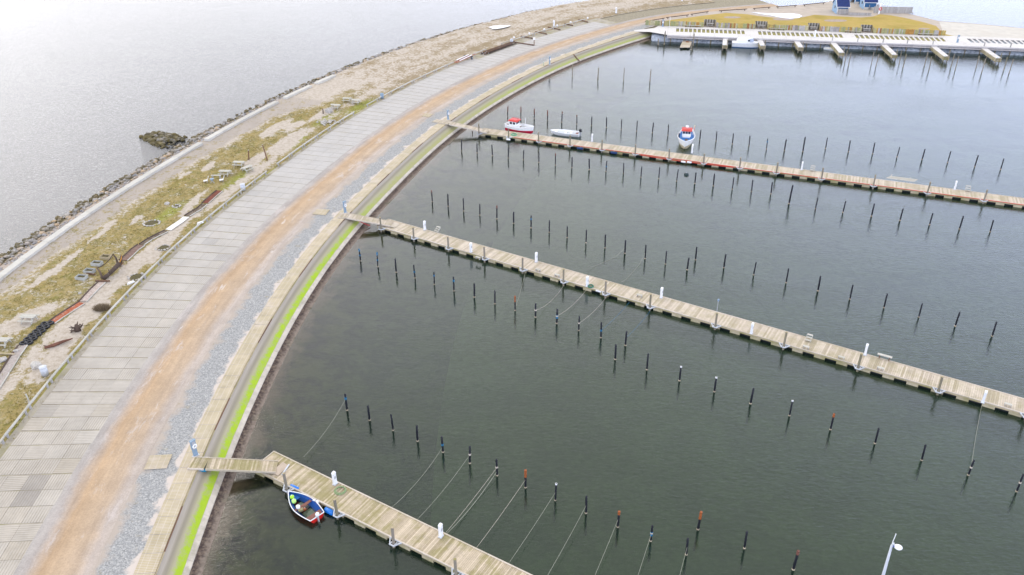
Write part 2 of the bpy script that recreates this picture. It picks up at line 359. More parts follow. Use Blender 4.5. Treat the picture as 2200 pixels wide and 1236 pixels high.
def mat_mat():
    m, t = new_mat('grid_matting'); O = t.obj(); X = t.sep(O); P = t.pos()
    w = t.math('PINGPONG', t.math('MULTIPLY', X[1], 1 / 0.17), 0.5); slot = t.smap(w, 0.2, 0.08)
    w2 = t.math('PINGPONG', t.math('MULTIPLY', X[0], 1 / 0.55), 0.5); sl2 = t.smap(w2, 0.08, 0.04)
    c = t.mix(t.rnd(), (0.52, 0.445, 0.34), (0.44, 0.385, 0.285))
    k = t.smap(t.noise(P, 0.8, 4), 0.3, 0.7, 0.85, 1.12); c = t.mix(1.0, c, t.n('ShaderNodeCombineColor', {0: k, 1: k, 2: k}).outputs[0], 'MULTIPLY')
    c = t.mix(t.math('MULTIPLY', slot, 0.75), c, (0.36, 0.275, 0.1))
    c = t.mix(t.math('MULTIPLY', sl2, 0.4), c, (0.6, 0.54, 0.45))
    c = t.mix(t.math('MULTIPLY', t.smap(t.noise(P, 0.5, 5, 0.65), 0.5, 0.68), 0.55), c, (0.55, 0.48, 0.42))
    t.out(c, 0.85, bump=slot, bstr=-0.4, bdist=0.02, spec=0.15); return m
M_MAT = mat_mat()

def land_mat():
    """dune strip: per-vertex cover value (built from the place's own layout) decides sand, gravel or grass"""
    m, t = new_mat('dune_ground'); P = t.pos()
    A = t.n('ShaderNodeAttribute', attribute_name='cover'); ac = t.sep(A.outputs['Vector'])
    n0 = t.noise(P, 0.35, 6, 0.7, 0.3); n1 = t.noise(P, 1.7, 6, 0.72); n2 = t.noise(P, 6.0, 4, 0.7); n3 = t.noise(t.mapv(P, (1, 0.3, 1), 0.2), 0.9, 5, 0.65)
    gsum = t.math('ADD', ac[0], t.math('ADD', t.smap(n1, 0.28, 0.72, -0.4, 0.4), t.math('ADD', t.smap(n0, 0.3, 0.7, -0.32, 0.32), t.smap(n2, 0.3, 0.7, -0.16, 0.16))))
    g = t.smap(gsum, 0.36, 0.66)
    grass = t.ramp(n0, [(0.3, (0.15, 0.145, 0.04)), (0.43, (0.24, 0.195, 0.065)), (0.53, (0.335, 0.25, 0.095)), (0.64, (0.2, 0.18, 0.045)), (0.78, (0.34, 0.26, 0.12))])
    grass = t.mix(t.smap(n1, 0.46, 0.66, 0, 0.8), grass, (0.36, 0.29, 0.165))
    grass = t.mix(t.smap(n3, 0.52, 0.66, 0, 0.6), grass, (0.17, 0.155, 0.05))
    grass = t.mix(t.smap(t.noise(P, 3.0, 6, 0.78), 0.5, 0.64, 0, 0.75), grass, (0.1, 0.1, 0.032))
    grass = t.mix(t.smap(t.noise(P, 0.7, 6, 0.75), 0.55, 0.66, 0, 0.6), grass, (0.42, 0.345, 0.22))
    grass = t.mix(t.smap(ac[1], 0.76, 0.9), grass, t.mix(n1, (0.2, 0.155, 0.095), (0.37, 0.29, 0.18)))
    grass = t.mix(t.smap(ac[2], 0.2, 0.8), grass, t.mix(n2, (0.16, 0.2, 0.03), (0.3, 0.32, 0.05)))
    sand = t.mix(t.smap(n1, 0.3, 0.7), (0.6, 0.535, 0.46), (0.36, 0.3, 0.235))
    sand = t.mix(t.smap(n2, 0.5, 0.7, 0, 0.5), sand, (0.28, 0.23, 0.16))
    grav = t.mix(n3, (0.46, 0.4, 0.345), (0.32, 0.28, 0.24))
    grav = t.mix(t.smap(n2, 0.55, 0.7, 0, 0.5), grav, (0.22, 0.19, 0.15))
    grav = t.mix(t.smap(n1, 0.58, 0.7, 0, 0.5), grav, (0.36, 0.27, 0.12))
    bare = t.mix(t.smap(t.math('ADD', ac[1], t.smap(n1, 0.3, 0.7, -0.3, 0.3)), 0.35, 0.65), grav, sand)
    c = t.mix(g, bare, grass)
    t.out(c, 0.95, bump=t.math('ADD', n1, t.math('MULTIPLY', n2, 0.5)), bstr=0.8, bdist=0.12, spec=0.08); return m
M_LAND = land_mat()

def lawn_mat():
    m, t = new_mat('winter_lawn'); P = t.pos()
    n0 = t.noise(P, 0.12, 5, 0.6); n1 = t.noise(t.mapv(P, (0.6, 2, 1), -0.2), 0.9, 5, 0.65)
    c = t.ramp(n0, [(0.32, (0.34, 0.255, 0.075)), (0.5, (0.44, 0.315, 0.11)), (0.62, (0.4, 0.3, 0.085)), (0.75, (0.46, 0.35, 0.16))])
    c = t.mix(t.smap(n1, 0.45, 0.7, 0, 0.5), c, (0.3, 0.27, 0.05))
    t.out(c, 0.95, bump=n1, bstr=0.6, bdist=0.15, spec=0.05); return m
M_LAWN = lawn_mat()
M_DIRT = basic('bare_dirt', (0.36, 0.29, 0.24), 0.15, 1.0, 0.95)
M_SAND = basic('pale_sand', (0.45, 0.385, 0.32), 0.12, 0.5, 0.95, dirt=(0.4, 0.34, 0.26), dscale=0.25, damt=0.6, bump=0.3)
M_BEACH = basic('beach_sand', (0.55, 0.515, 0.455), 0.08, 0.5, 0.95, dirt=(0.5, 0.45, 0.38), dscale=0.2, damt=0.5)
M_BANK = basic('stone_bank', (0.36, 0.39, 0.43), 0.3, 1.6, 0.9, dirt=(0.12, 0.13, 0.15), dscale=1.2, damt=0.9, bump=0.8)
M_CONC = basic('white_concrete', (0.5, 0.48, 0.43), 0.07, 1.2, 0.8, rvar=0.08, dirt=(0.46, 0.43, 0.36), dscale=0.7, damt=0.5)
M_TOE = basic('toe_concrete', (0.5, 0.445, 0.37), 0.1, 1.5, 0.8, rvar=0.06, dirt=(0.3, 0.27, 0.2), dscale=0.8, damt=0.7)
def puddle_mat():
    m, t = new_mat('puddle'); t.out((0.5, 0.5, 0.5), 0.06, spec=1.0); return m
M_PUD = puddle_mat()

def wood_mat(name, a, b, green=0.0, rough=0.85, streak=2.0):
    """weathered boards: tone per board, grain, algae patches"""
    m, t = new_mat(name); P = t.pos(); O = t.obj()
    r = t.rnd()
    c = t.mix(r, a, b)
    k = t.smap(t.noise(P, streak * 2.5, 5, 0.75), 0.3, 0.7, 0.86, 1.12)
    c = t.mix(1.0, c, t.n('ShaderNodeCombineColor', {0: k, 1: k, 2: k}).outputs[0], 'MULTIPLY')
    if green:
        c = t.mix(t.math('MULTIPLY', t.smap(t.math('ADD', t.noise(P, 0.55, 5, 0.65), t.math('MULTIPLY', r, 0.12)), 0.5, 0.68), green), c, (0.26, 0.235, 0.075))
    c = t.mix(t.math('MULTIPLY', t.smap(t.noise(P, 0.9, 4, 0.6), 0.55, 0.7), 0.3), c, (0.28, 0.245, 0.2))
    t.out(c, rough, bump=t.noise(P, 9, 3), bstr=0.25, bdist=0.01, spec=0.15); return m
M_DECK = wood_mat('deck_boards', (0.6, 0.5, 0.37), (0.37, 0.3, 0.21), 0.6)
M_DECKP = wood_mat('pale_deck_boards', (0.6, 0.52, 0.42), (0.43, 0.36, 0.28), 0.3)
M_EDGE = wood_mat('edge_timber', (0.6, 0.53, 0.45), (0.5, 0.43, 0.34), 0.15)
M_FASC = wood_mat('fascia_timber', (0.44, 0.36, 0.23), (0.36, 0.3, 0.19), 0.7)
M_BW = wood_mat('boardwalk_deck', (0.66, 0.63, 0.6), (0.6, 0.57, 0.54), 0.0)
M_GREYWOOD = wood_mat('grey_timber', (0.42, 0.4, 0.38), (0.33, 0.31, 0.29), 0.0)
M_PILE = wood_mat('pile_timber', (0.27, 0.235, 0.19), (0.2, 0.175, 0.14), 0.25)
M_LOG = wood_mat('rail_log', (0.54, 0.52, 0.47), (0.44, 0.42, 0.37), 0.1)
M_DRIFT = wood_mat('driftwood', (0.12, 0.085, 0.065), (0.075, 0.055, 0.045), 0.0)
M_BROWN = wood_mat('brown_timber', (0.2, 0.115, 0.07), (0.15, 0.09, 0.06), 0.0)
M_PICNIC = wood_mat('picnic_timber', (0.52, 0.5, 0.44), (0.44, 0.42, 0.36), 0.0)
def flat(name, col, rough=0.6, spec=0.3, var=0.08, metal=0.0): return basic(name, col, var, 2.0, rough, spec=spec, metal=metal)
M_BLACK = flat('black_plastic', (0.013, 0.014, 0.02), 0.5)
M_RUST = flat('rust_brown', (0.16, 0.07, 0.05), 0.7, var=0.25)
M_ORANGE = flat('orange_paint', (0.3, 0.085, 0.025), 0.6, var=0.15)
M_BLUEROPE = flat('blue_rope', (0.02, 0.15, 0.28), 0.7)
M_BAND = flat('barnacle_band', (0.5, 0.42, 0.3), 0.8, var=0.3)
M_WHITE = flat('white_paint', (0.78, 0.78, 0.78), 0.4, 0.4, 0.04)
M_GALV = flat('galvanised_steel', (0.5, 0.52, 0.55), 0.45, 0.5, 0.1)
M_GREYMET = flat('grey_steel', (0.4, 0.41, 0.42), 0.5)
M_FLOAT = flat('black_float', (0.018, 0.019, 0.022), 0.7)
M_FBLOCK = wood_mat('float_block', (0.5, 0.43, 0.29), (0.42, 0.36, 0.25), 0.6)
M_BLUEGREY = flat('blue_grey_paint', (0.22, 0.3, 0.38), 0.5)
M_REDHOSE = flat('red_hose', (0.56, 0.06, 0.035), 0.6)
M_ROPE = flat('pale_rope', (0.52, 0.46, 0.38), 0.9)
M_GREEN = flat('green_hose', (0.02, 0.17, 0.11), 0.6)
def rock_mat(name, cs):
    m, t = new_mat(name); P = t.pos(); r = t.rnd()
    c = t.ramp(r, [(i / (len(cs) - 1), x) for i, x in enumerate(cs)])
    k = t.smap(t.noise(P, 3.5, 5, 0.7), 0.3, 0.7, 0.7, 1.25)
    c = t.mix(1.0, c, t.n('ShaderNodeCombineColor', {0: k, 1: k, 2: k}).outputs[0], 'MULTIPLY')
    z = t.sep(P)[2]
    c = t.mix(t.smap(t.math('ADD', z, t.smap(t.noise(P, 1.0, 3), 0.3, 0.7, -0.3, 0.3)), 0.75, 0.3, 0, 0.9), c, t.mix(t.noise(P, 1.5, 4), (0.05, 0.045, 0.03), (0.17, 0.13, 0.035)))
    t.out(c, 0.85, bump=t.noise(P, 7, 4), bstr=0.5, bdist=0.05, spec=0.2); return m
M_ROCK = rock_mat('riprap_rock', [(0.3, 0.29, 0.28), (0.4, 0.35, 0.3), (0.22, 0.22, 0.235), (0.48, 0.44, 0.4), (0.33, 0.32, 0.33), (0.5, 0.36, 0.22), (0.38, 0.37, 0.37)])
M_STONE = rock_mat('field_stone', [(0.5, 0.47, 0.42), (0.4, 0.37, 0.34), (0.56, 0.52, 0.46)])

# ================================================================== water
cp = [C(s, 10)[:2] for s in range(-24, 200, 6)]
tail = [(150, 226), (420, 160), (4000, -700)]
b = MB(); offs_ = [10, 0, -2.4, -4, -6, -9, -13, -18, -24]; ns = 56
hp = [C(-22 + 222 * i / ns, -24)[:2] for i in range(ns + 1)]
b.face([(x, y, 0) for x, y in hp + [C(200, 10)[:2]] + tail + [(4000, -3500), (-3, -3500)]][::-1])
deepv = [1.0] * len(b.v)
b.grid(lambda u, v: C(-22 + 222 * u, offs_[min(int(round(v * 8)), 8)], 0), ns, 8)
for i in range(ns + 1): deepv += [0, 0, 0, 0.1, 0.28, 0.52, 0.75, 0.93, 1.0]
hw = b.mesh('harbour_water', M_HARB)
at = hw.attributes.new('deep', 'FLOAT', 'POINT'); at.data.foreach_set('value', deepv)
for pg in hw.polygons:
    if pg.normal.z < 0: pg.flip()
struct(put('harbour_water', hw))
b = MB(); b.face([(x, y, 0) for x, y in cp + tail + [(4000, 6500), (-6000, 6500), (-6000, -3500), (-27, -3500)]]); struct(ob('sea_water', b, M_SEA))
b = MB(); b.face([(-6000, -3500, -2.6), (4000, -3500, -2.6), (4000, 6500, -2.6), (-6000, 6500, -2.6)]); struct(ob('sea_bed', b, M_BED))

# ================================================================== quay: strips laid along the curve
SA, SB = -22.0, 214.0
ribbon('harbour_shore_bed', SA, 206, [-2.0, -2.6, -3.1, -4.2, -6.5, -10, -15, -21], [0.26, 0.07, -0.03, -0.22, -0.5, -1.0, -1.7, -2.62], M_SHORE)
ribbon('revetment_slope', SA, 206, [-0.02, -1.0, -1.62], [1.56, 0.93, 0.54], M_SLOPE, 1.0)
ribbon('quay_ground', SA, 250, [44, 38.6, 19.2, 0.0], [-0.6, 1.4, 1.44, 1.44], M_JOINT)
ribbon('slab_bedding', SA, 200, [19.3, 10.9], [1.596, 1.596], M_BEDD)
ribbon('gravel_strip', SA, 214, [5.6, 1.6], [1.602, 1.602], M_GRAVEL, 1.0)
ribbon('gravel_road', SA, 250, [11.1, 8.0, 5.0], [1.625, 1.63, 1.607], M_ROAD, 1.0)

def pieces(parent, name, mesh_of, todo, lim=300):
    """todo: (distance, loc, rz, kind); the nearest lim become parts of their own, the rest one joined part"""
    todo.sort(key=lambda q: q[0]); rest = todo[lim:]
    for d, loc, rz, kind in todo[:lim]: put(name, mesh_of[kind], parent, loc, (0, 0, rz))
    if rest:
        mb = MB()
        for d, loc, rz, kind in rest:
            me = mesh_of[kind]; R = Matrix.Rotation(rz, 3, 'Z'); i = len(mb.v)
            mb.v += [tuple(R @ v.co + Vector(loc)) for v in me.vertices]
            for p in me.polygons: mb.f.append(tuple(i + q for q in p.vertices)); mb.m.append(p.material_index)
        stuff(ob(name + 's_far', mb, list(me.materials), parent))
def camd(p): return (p[0] ** 2 + (p[1] - 45) ** 2) ** 0.5

# slatted concrete slabs in rows across the parking strip
pav = struct(thing('slab_pavement', 'slatted concrete slab pavement beside the gravel road', 'pavement'))
del pav['category']
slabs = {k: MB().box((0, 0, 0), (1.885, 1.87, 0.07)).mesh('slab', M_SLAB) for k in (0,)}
todo = []; s = 2.0; row = 0
while s < 196:
    nx = 4; rot = 0 if noise.noise(Vector((row * 0.31, 3, 0))) < 0.12 else pi / 2
    for i in range(nx):
        off = 10.98 + (i + 0.5) * 1.9 + random.uniform(-0.01, 0.01)
        if s > 150 and off > 16: continue
        r = rot if random.random() < 0.85 else pi / 2 - rot
        p = C(s, off, 1.585 + random.uniform(-0.006, 0.006)); todo.append((camd(p), tuple(p), head(s) + r, 0))
    s += 1.895 + (0.07 if row % 3 == 2 else 0.0); row += 1
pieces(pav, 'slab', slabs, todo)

# grid matting panels along the quay edge, and the edge timber
mats_ = struct(thing('edge_matting', 'ribbed matting panels along the quay edge', 'pavement')); del mats_['category']
me = MB().box((0, 0, 0), (1.66, 1.96, 0.06)).mesh('matting_panel', M_MAT); todo = []
s = SA
while s < 196:
    p = C(s, 0.9, 1.595 + random.uniform(-0.008, 0.008)); todo.append((camd(p), tuple(p), head(s) - pi / 2, 0)); s += 1.99
pieces(mats_, 'matting_panel', {0: me}, todo)
k = struct(thing('edge_timber', 'timber edging along the top of the quay slope', 'kerb')); del k['category']
for i, s in enumerate(range(int(SA), 196, 5)):
    mb = MB().bar(C(s, -0.01, 1.6), C(s + 4.96, -0.01, 1.6), 0.06, 0.1); ob('edging', mb, M_FASC if i % 3 != 2 else M_BROWN, k)
k = struct(thing('toe_kerb', 'pale concrete toe kerb at the foot of the slope', 'kerb')); del k['category']
for i, s in enumerate(range(int(SA), 204, 5)):
    w = 0.42 if s < 66 else 0.3
    mb = MB()
    for j in range(2):
        a, c2 = s + j * 2.49, s + (j + 1) * 2.49
        A = [C(a, -1.58, 0.4), C(a, -1.6, 0.57), C(a, -1.6 - w, 0.34), C(a, -1.64 - w, 0.0)]; B = [C(c2, -1.58, 0.4), C(c2, -1.6, 0.57), C(c2, -1.6 - w, 0.34), C(c2, -1.64 - w, 0.0)]
        for q in range(3): mb.face([A[q], A[q + 1], B[q + 1], B[q]])
        if j == 0: mb.face(A[::-1])
        else: mb.face(B)
    ob('toe_block', mb, M_TOE, k)

# ------------------------------------------------------------------ dune strip between the slabs and the sea wall
def blob(s, o, cs, co, rs, ro, tilt=0.0):
    ds, do = s - cs, o - co; do -= tilt * ds
    return max(0.0, 1.0 - (ds / rs) ** 2 - (do / ro) ** 2)
SANDS = [(46.5, 32.0, 5.5, 0.8, -0.09), (55.2, 31.8, 1.6, 0.7, 0), (57.6, 32.1, 1, 0.6, 0), (36, 28.5, 4.5, 1.6, -0.4), (33, 30.5, 3, 1.3, 0), (90.4, 23.3, 4.5, 1.6, 0), (93.5, 23.5, 4, 1.3, 0.1), (99, 26.5, 3, 1.4, 0), (97, 29, 5, 1.5, 0), (83, 24.2, 3.5, 1.3, 0.1), (78.8, 30.3, 1.6, 0.7, 0), (74.8, 31.9, 1.5, 0.6, 0), (66, 24.5, 4, 0.6, 0.1), (30, 21.5, 5, 1.3, 0), (70, 21.3, 5, 0.8, 0), (105.8, 25, 4, 1.2, 0), (60, 29.5, 1.2, 0.6, 0), (51, 22.0, 8, 1.3, 0), (40, 22.4, 7, 1.5, 0)]
GR_EDGE = [(40.8, 35.3), (48.4, 34.21), (54.5, 33.6), (61.7, 33.96), (69.3, 32.92), (83.5, 33.81), (90.8, 33.35), (101.3, 32.9), (109.7, 29.01), (119.1, 29.79), (126.1, 29.12), (133.9, 27.11), (144.3, 28.74), (150.8, 24.84)]      # (s, off) where grass gives way to the gravel track
def lerp(tab, x):
    if x <= tab[0][0]: return tab[0][1]
    for (a, b), (c, d) in zip(tab, tab[1:]):
        if x <= c: return b + (d - b) * (x - a) / (c - a)
    return tab[-1][1]
def cover(s, o):
    e = lerp(GR_EDGE, s) + 1.1 * noise.noise(Vector((s * 0.11, 0, 1)))
    g = min(1.0, max(0.0, 0.5 + (e - o) * 0.28)) * 0.78
    if o > e: g = max(g, 0.24 + 0.2 * noise.noise(Vector((s * 0.08, o * 0.35, 4))))
    sand = 0.75 if o < e else 0.1
    # sandy trodden path behind the rail, fading in and out
    pc = 22.6 + 1.0 * sin(s * 0.06) ; pw = 1.15 + 0.55 * noise.noise(Vector((s * 0.07, 9, 0)))
    pth = max(0.0, 1 - abs(o - pc) / max(pw, 0.2)) * (1.0 if 18 < s < 92 else 0.55)
    g -= 0.95 * pth * (0.75 + 0.5 * noise.noise(Vector((s * 0.5, o * 0.9, 6))))
    fb = noise.fractal(Vector((s * 0.33, o * 0.5, 2)), 0.8, 2.1, 5)
    for q in SANDS: g -= max(0.0, min(1.0, 1.1 * blob(s + 1.5 * fb, o + 0.6 * fb, q[0], q[1], q[2] * 1.15, q[3] * 1.15, q[4]) + 0.3 * fb * (1 if blob(s, o, q[0], q[1], q[2] * 1.5, q[3] * 1.5, q[4]) > 0 else 0)))
    g += 0.16 * fb
    if s > 108: g -= min(0.42, (s - 108) * 0.02) * (1 if o > 20.6 else 0.3)
    if s > 126: sand = 0.5; g = max(g, 0.4 + 0.3 * noise.noise(Vector((s * 0.06, o * 0.4, 4))) + (0.2 if o < 24 else 0.0))
    if s > 96: sand = max(sand, min(0.75, (s - 96) * 0.03))
    lush = max(0.0, 1 - abs(o - 19.15) / 0.75) * (0.6 + 0.8 * noise.noise(Vector((s * 0.16, 2, 0)))) * (1 if s < 110 else 0.4)
    if o < 20.0: g = max(g, min(1.0, lush * 1.3)) if o > 18.6 else g * 0.2 + lush * 0.5
    for (cs, co, r) in ((76, 22.5, 5), (92, 22, 4), (112, 20.6, 5), (104, 23, 4), (62, 26, 4)):
        lush = max(lush, 0.62 * blob(s, o, cs, co, r * 1.6, r * 0.45))
    if s > 112: sand = max(sand, min(0.95, 0.75 + (s - 112) * 0.01))
    return max(0.0, min(1.0, g)), sand, max(0.0, min(1.0, lush))
def dune_z(s, o):
    t = max(0.0, min(1.0, (o - 19) / 6))
    return 1.56 + 0.3 * t + 0.16 * t * noise.noise(Vector((s * 0.2, o * 0.3, 0))) + 0.05 * t * noise.noise(Vector((s * 0.9, o * 0.9, 5)))
mb = MB(); NU, NV = 520, 48; ss0, ss1, o0, o1 = 4.0, 236.0, 18.35, 38.2
def fn(a, b):
    s, o = ss0 + (ss1 - ss0) * a, o0 + (o1 - o0) * b; return C(s, o, dune_z(s, o))
mb.grid(fn, NU, NV)
me = mb.mesh('dune_strip', M_LAND, True)
at = me.attributes.new('cover', 'FLOAT_VECTOR', 'POINT'); vals = []
for a in range(NU + 1):
    for b2 in range(NV + 1):
        vals += list(cover(ss0 + (ss1 - ss0) * a / NU, o0 + (o1 - o0) * b2 / NV))
at.data.foreach_set('vector', vals)
struct(put('dune_strip', me))
# tufts of grass: short blades gathered where the cover is dense
mb = MB(); rr = random.Random(3); n = 0
while n < 7000:
    s, o = rr.uniform(8, 130), rr.uniform(18.6, 33); g, sa, lu = cover(s, o)
    if g < 0.55 or rr.random() > g or noise.noise(Vector((s * 0.7, o * 0.7, 8))) < -0.05: n += 0.15; continue
    p = C(s, o, dune_z(s, o) - 0.02); n += 1
    for _ in range(3):
        a = rr.uniform(0, 2 * pi); h = rr.uniform(0.07, 0.2); d = Vector((cos(a), sin(a), 0)); w = Vector((-sin(a), cos(a), 0)) * 0.045
        q = p + d * rr.uniform(0, 0.12); mb.face([q - w, q + w, q + d * h * 0.7 + Vector((0, 0, h))])
def tuft_mat():
    m, t = new_mat('grass_tuft'); r = t.rnd(); c = t.ramp(r, [(0, (0.17, 0.16, 0.05)), (0.5, (0.3, 0.24, 0.085)), (1, (0.4, 0.33, 0.15))]); t.out(c, 0.9, spec=0.05); return m
tf = ob('grass_tufts', mb, tuft_mat()); stuff(tf); tag(tf, 'short tufts of dry yellow green grass on the dune strip', 'grass')

# ------------------------------------------------------------------ sea wall capping, with gaps, and rocks
wl = thing('sea_wall', 'low white concrete wall capping between the gravel track and shore rocks', 'wall')
for a, b2, m2 in ((20, 86.8, M_CONC), (88.4, 108.6, M_CONC), (110.6, 118.4, M_CONC), (120.2, 126.0, M_CONC)):
    s = a
    while s < b2 - 0.5:
        e = min(s + 4.0, b2)
        mb = MB().bar(C(s, 37.5, 1.78), C(e - 0.03, 37.5, 1.78), 0.95, 0.9); ob('capstone', mb, m2, wl); s = e
ROCKS = []
for k in range(8):
    bm = bmesh.new(); bmesh.ops.create_icosphere(bm, subdivisions=1, radius=1.0); rk = random.Random(k)
    sc = (rk.uniform(0.8, 1.2), rk.uniform(0.65, 1.0), rk.uniform(0.5, 0.75))
    for v in bm.verts: v.co = Vector((v.co.x * sc[0], v.co.y * sc[1], v.co.z * sc[2])) * rk.uniform(0.78, 1.18)
    me = bpy.data.meshes.new('rock'); bm.to_mesh(me); bm.free(); me.materials.append(M_ROCK); ROCKS.append(me)
M_ROCKD = rock_mat('weedy_rock', [(0.14, 0.13, 0.11), (0.24, 0.21, 0.13), (0.09, 0.09, 0.09), (0.28, 0.23, 0.12), (0.2, 0.19, 0.18), (0.34, 0.29, 0.22)])
ROCKS_D = [r_.copy() for r_ in ROCKS]
for r_ in ROCKS_D: r_.materials.clear(); r_.materials.append(M_ROCKD)
def scatter(parent, pts, lim, rocks=None, name='rock'):
    rocks = rocks or ROCKS
    """pts: (x, y, z, r); the nearest as parts, the rest joined"""
    pts.sort(key=lambda q: camd(q) - 60 * q[3]); mb = MB()
    for i, (x, y, z, r) in enumerate(pts):
        me = random.choice(rocks); R = Euler((random.uniform(-.5, .5), random.uniform(-.5, .5), random.uniform(0, 6.3)))
        if i < lim: put(name, me, parent, (x, y, z), R, r)
        else:
            j = len(mb.v); Rm = R.to_matrix()
            mb.v += [tuple(Rm @ v.co * r + Vector((x, y, z))) for v in me.vertices]
            for p in me.polygons: mb.f.append(tuple(j + q for q in p.vertices)); mb.m.append(0)
    if mb.v: stuff(ob(name + 's_small', mb, M_ROCK, parent))
rb = thing('riprap_bank', 'bank of loose grey and tan rocks between sea wall and sea', 'rocks'); pts = []
rr = random.Random(11)
s = 22.0
while s < 236:
    near = 1.0 if s < 118 else 1.0
    wdt = 38.15 + (0 if s < 126 else 1.2)
    for j in range(9 if s < 100 else 6):
        o = rr.uniform(wdt, 44.3 + 0.7 * noise.noise(Vector((s * 0.25, 0, 3)))); t = (o - 38) / 6.2
        r = rr.uniform(0.17, 0.34) if t < 0.62 else rr.uniform(0.28, 0.62)
        p = C(s + rr.uniform(-.4, .4), o, 1.5 - 1.55 * t); pts.append((p.x, p.y, p.z, r))
    s += 0.55 if s < 100 else 0.6
scatter(rb, pts, 300)
ribbon('riprap_base', 10, 240, [38.0, 44.8, 50], [1.5, -0.35, -2.65], M_ROCK, 2.0)
gr = thing('rock_groyne', 'short groyne of dark weedy boulders jutting into the sea', 'rocks'); pts = []
G0, G1 = Vector((-61.5, 146.5)), Vector((-68.6, 150.3))
for i in range(230):
    t = rr.random() ** 0.8; c = G0.lerp(G1, t * 1.02); wd = 3.4 * (1 - 0.45 * t); q = rr.uniform(-1, 1)
    n2 = Vector((-(G1 - G0).y, (G1 - G0).x)).normalized(); p = c + n2 * q * wd + Vector((0.4 * (1 - t), -1.2 * (1 - t)))
    pts.append((p.x, p.y, (0.42 - 0.2 * t) * (1 - q * q) + rr.uniform(-.15, .12), rr.uniform(0.26, 0.6)))
scatter(gr, pts, 300, ROCKS_D)
# ================================================================== floating piers
def frame(o, deg): return Vector(o), radians(deg)
def bent_bracket():
    mb = MB()   # galvanised pile guide: two struts and a cross bar around the pile
    for a, b2 in (((-0.62, 0.05, 0.42), (-0.2, -0.55, 0.34)), ((0.62, 0.05, 0.42), (0.2, -0.55, 0.34)), ((-0.26, -0.55, 0.34), (0.26, -0.55, 0.34)), ((-0.62, 0.0, 0.42), (0.62, 0.0, 0.42)), ((-0.2, -0.5, 0.34), (-0.2, 0.0, 0.3)), ((0.2, -0.5, 0.34), (0.2, 0.0, 0.3))):
        mb.bar(a, b2, 0.09, 0.1)
    return mb.mesh('pile_bracket', M_GALV)
BRK = bent_bracket()
DW = 2.72
def pier(label, p0, deg, L, nind, pitch, piles, m_board, group):
    """p0: south-west deck corner at water level"""
    root = thing('floating_pier', label, 'pier', (p0[0], p0[1], 0), radians(deg), group)
    bm_ = MB().box((0, 0, 0), (pitch - 0.014, DW - 0.24, 0.045)).mesh('board', m_board)
    n = int(L / pitch); rr = random.Random(int(L)); far = MB()
    for i in range(n):
        c = ((i + 0.5) * pitch, DW / 2, 0.53 + rr.uniform(-0.004, 0.004))
        if i < nind: put('board', bm_, root, c, (0, 0, rr.uniform(-0.004, 0.004)))
        else: far.box(c, (pitch - 0.014, DW - 0.24, 0.045))
    if far.v: stuff(ob('boards_far', far, m_board, root))
    x = 0.0
    while x < L:
        l = min(5.98, L - x)
        for y in (0.06, DW - 0.06): ob('edge_beam', MB().box((x + l / 2, y, 0.555), (l, 0.12, 0.09)), M_EDGE, root)
        for y in (0.03, DW - 0.03): ob('fascia', MB().box((x + l / 2, y, 0.41), (l, 0.06, 0.19)), M_FASC, root)
        x += 6.0
    ob('end_beam', MB().box((-0.04, DW / 2, 0.5), (0.08, DW, 0.2)), M_EDGE, root)
    fb = MB().box((0, 0, 0.0), (1.15, 0.5, 0.62)).mesh('float_block', M_FBLOCK); ff = MB().box((0, 0, 0), (1.22, DW - 0.5, 0.7)).mesh('float', M_FLOAT)
    x = 0.7
    while x < L - 0.6:
        put('float_block', fb, root, (x, 0.26, -0.02)); put('float_block', fb, root, (x, DW - 0.26, -0.02))
        put('float', ff, root, (x + 1.2, DW / 2, -0.06)); x += 2.4
    c, s_ = cos(radians(deg)), sin(radians(deg))
    for (px, py) in piles:
        dx, dy = px - p0[0], py - p0[1]; put('pile_bracket', BRK, root, (dx * c + dy * s_, -0.0, 0.12))
    return root
P1 = [(-20.22, 55.07), (-15.09, 52.08), (-9.9, 48.79), (-4.72, 45.23)]
P2 = [(-18.6, 108.4), (-13.5, 105.3), (-8.35, 102.2), (-3.3, 99.0), (1.8, 95.9), (6.95, 92.6), (12.0, 89.5), (17.1, 86.3), (24.0, 81.8), (30.75, 77.55), (37.55, 73.3), (44.3, 69.05), (51.1, 64.8)]
P3 = [(-5.5, 149.2), (0.0, 146.9), (5.5, 144.7), (11.05, 142.5), (16.6, 140.3), (22.2, 138.0), (27.7, 135.7), (33.2, 133.4), (38.75, 131.1), (44.25, 128.8), (50.85, 126.1), (58.15, 123.1), (65.4, 120.1), (72.75, 117.1), (80.1, 114.1)]
def snap(pl, p0, deg, d=-0.3):
    a = radians(deg); out = []
    for (x, y) in pl:
        t = (x - p0[0]) * cos(a) + (y - p0[1]) * sin(a); out.append((p0[0] + t * cos(a) - d * -1 * 0 + sin(a) * 0.3, p0[1] + t * sin(a) - cos(a) * 0.3))
    return out
PA, PB, PC = (-23.98, 57.72), (-19.57, 108.75), (-6.0, 148.5)
DA, DB, DC = -31.75, -32.06, -22.3
P1 = snap(P1, PA, DA); P2 = snap(P2, PB, DB); P3 = snap(P3, PC, DC)
pier('nearest floating timber pier with the rowing boat moored alongside', PA, DA, 37, 235, 0.157, P1, M_DECK, 'floating piers')
pier('middle floating timber pier of weathered boards with no boats moored', PB, DB, 90, 300, 0.2, P2, M_DECKP, 'floating piers')
p3r = pier('farthest floating timber pier with a red hose along its edge', PC, DC, 98, 300, 0.24, P3, M_DECKP, 'floating piers')
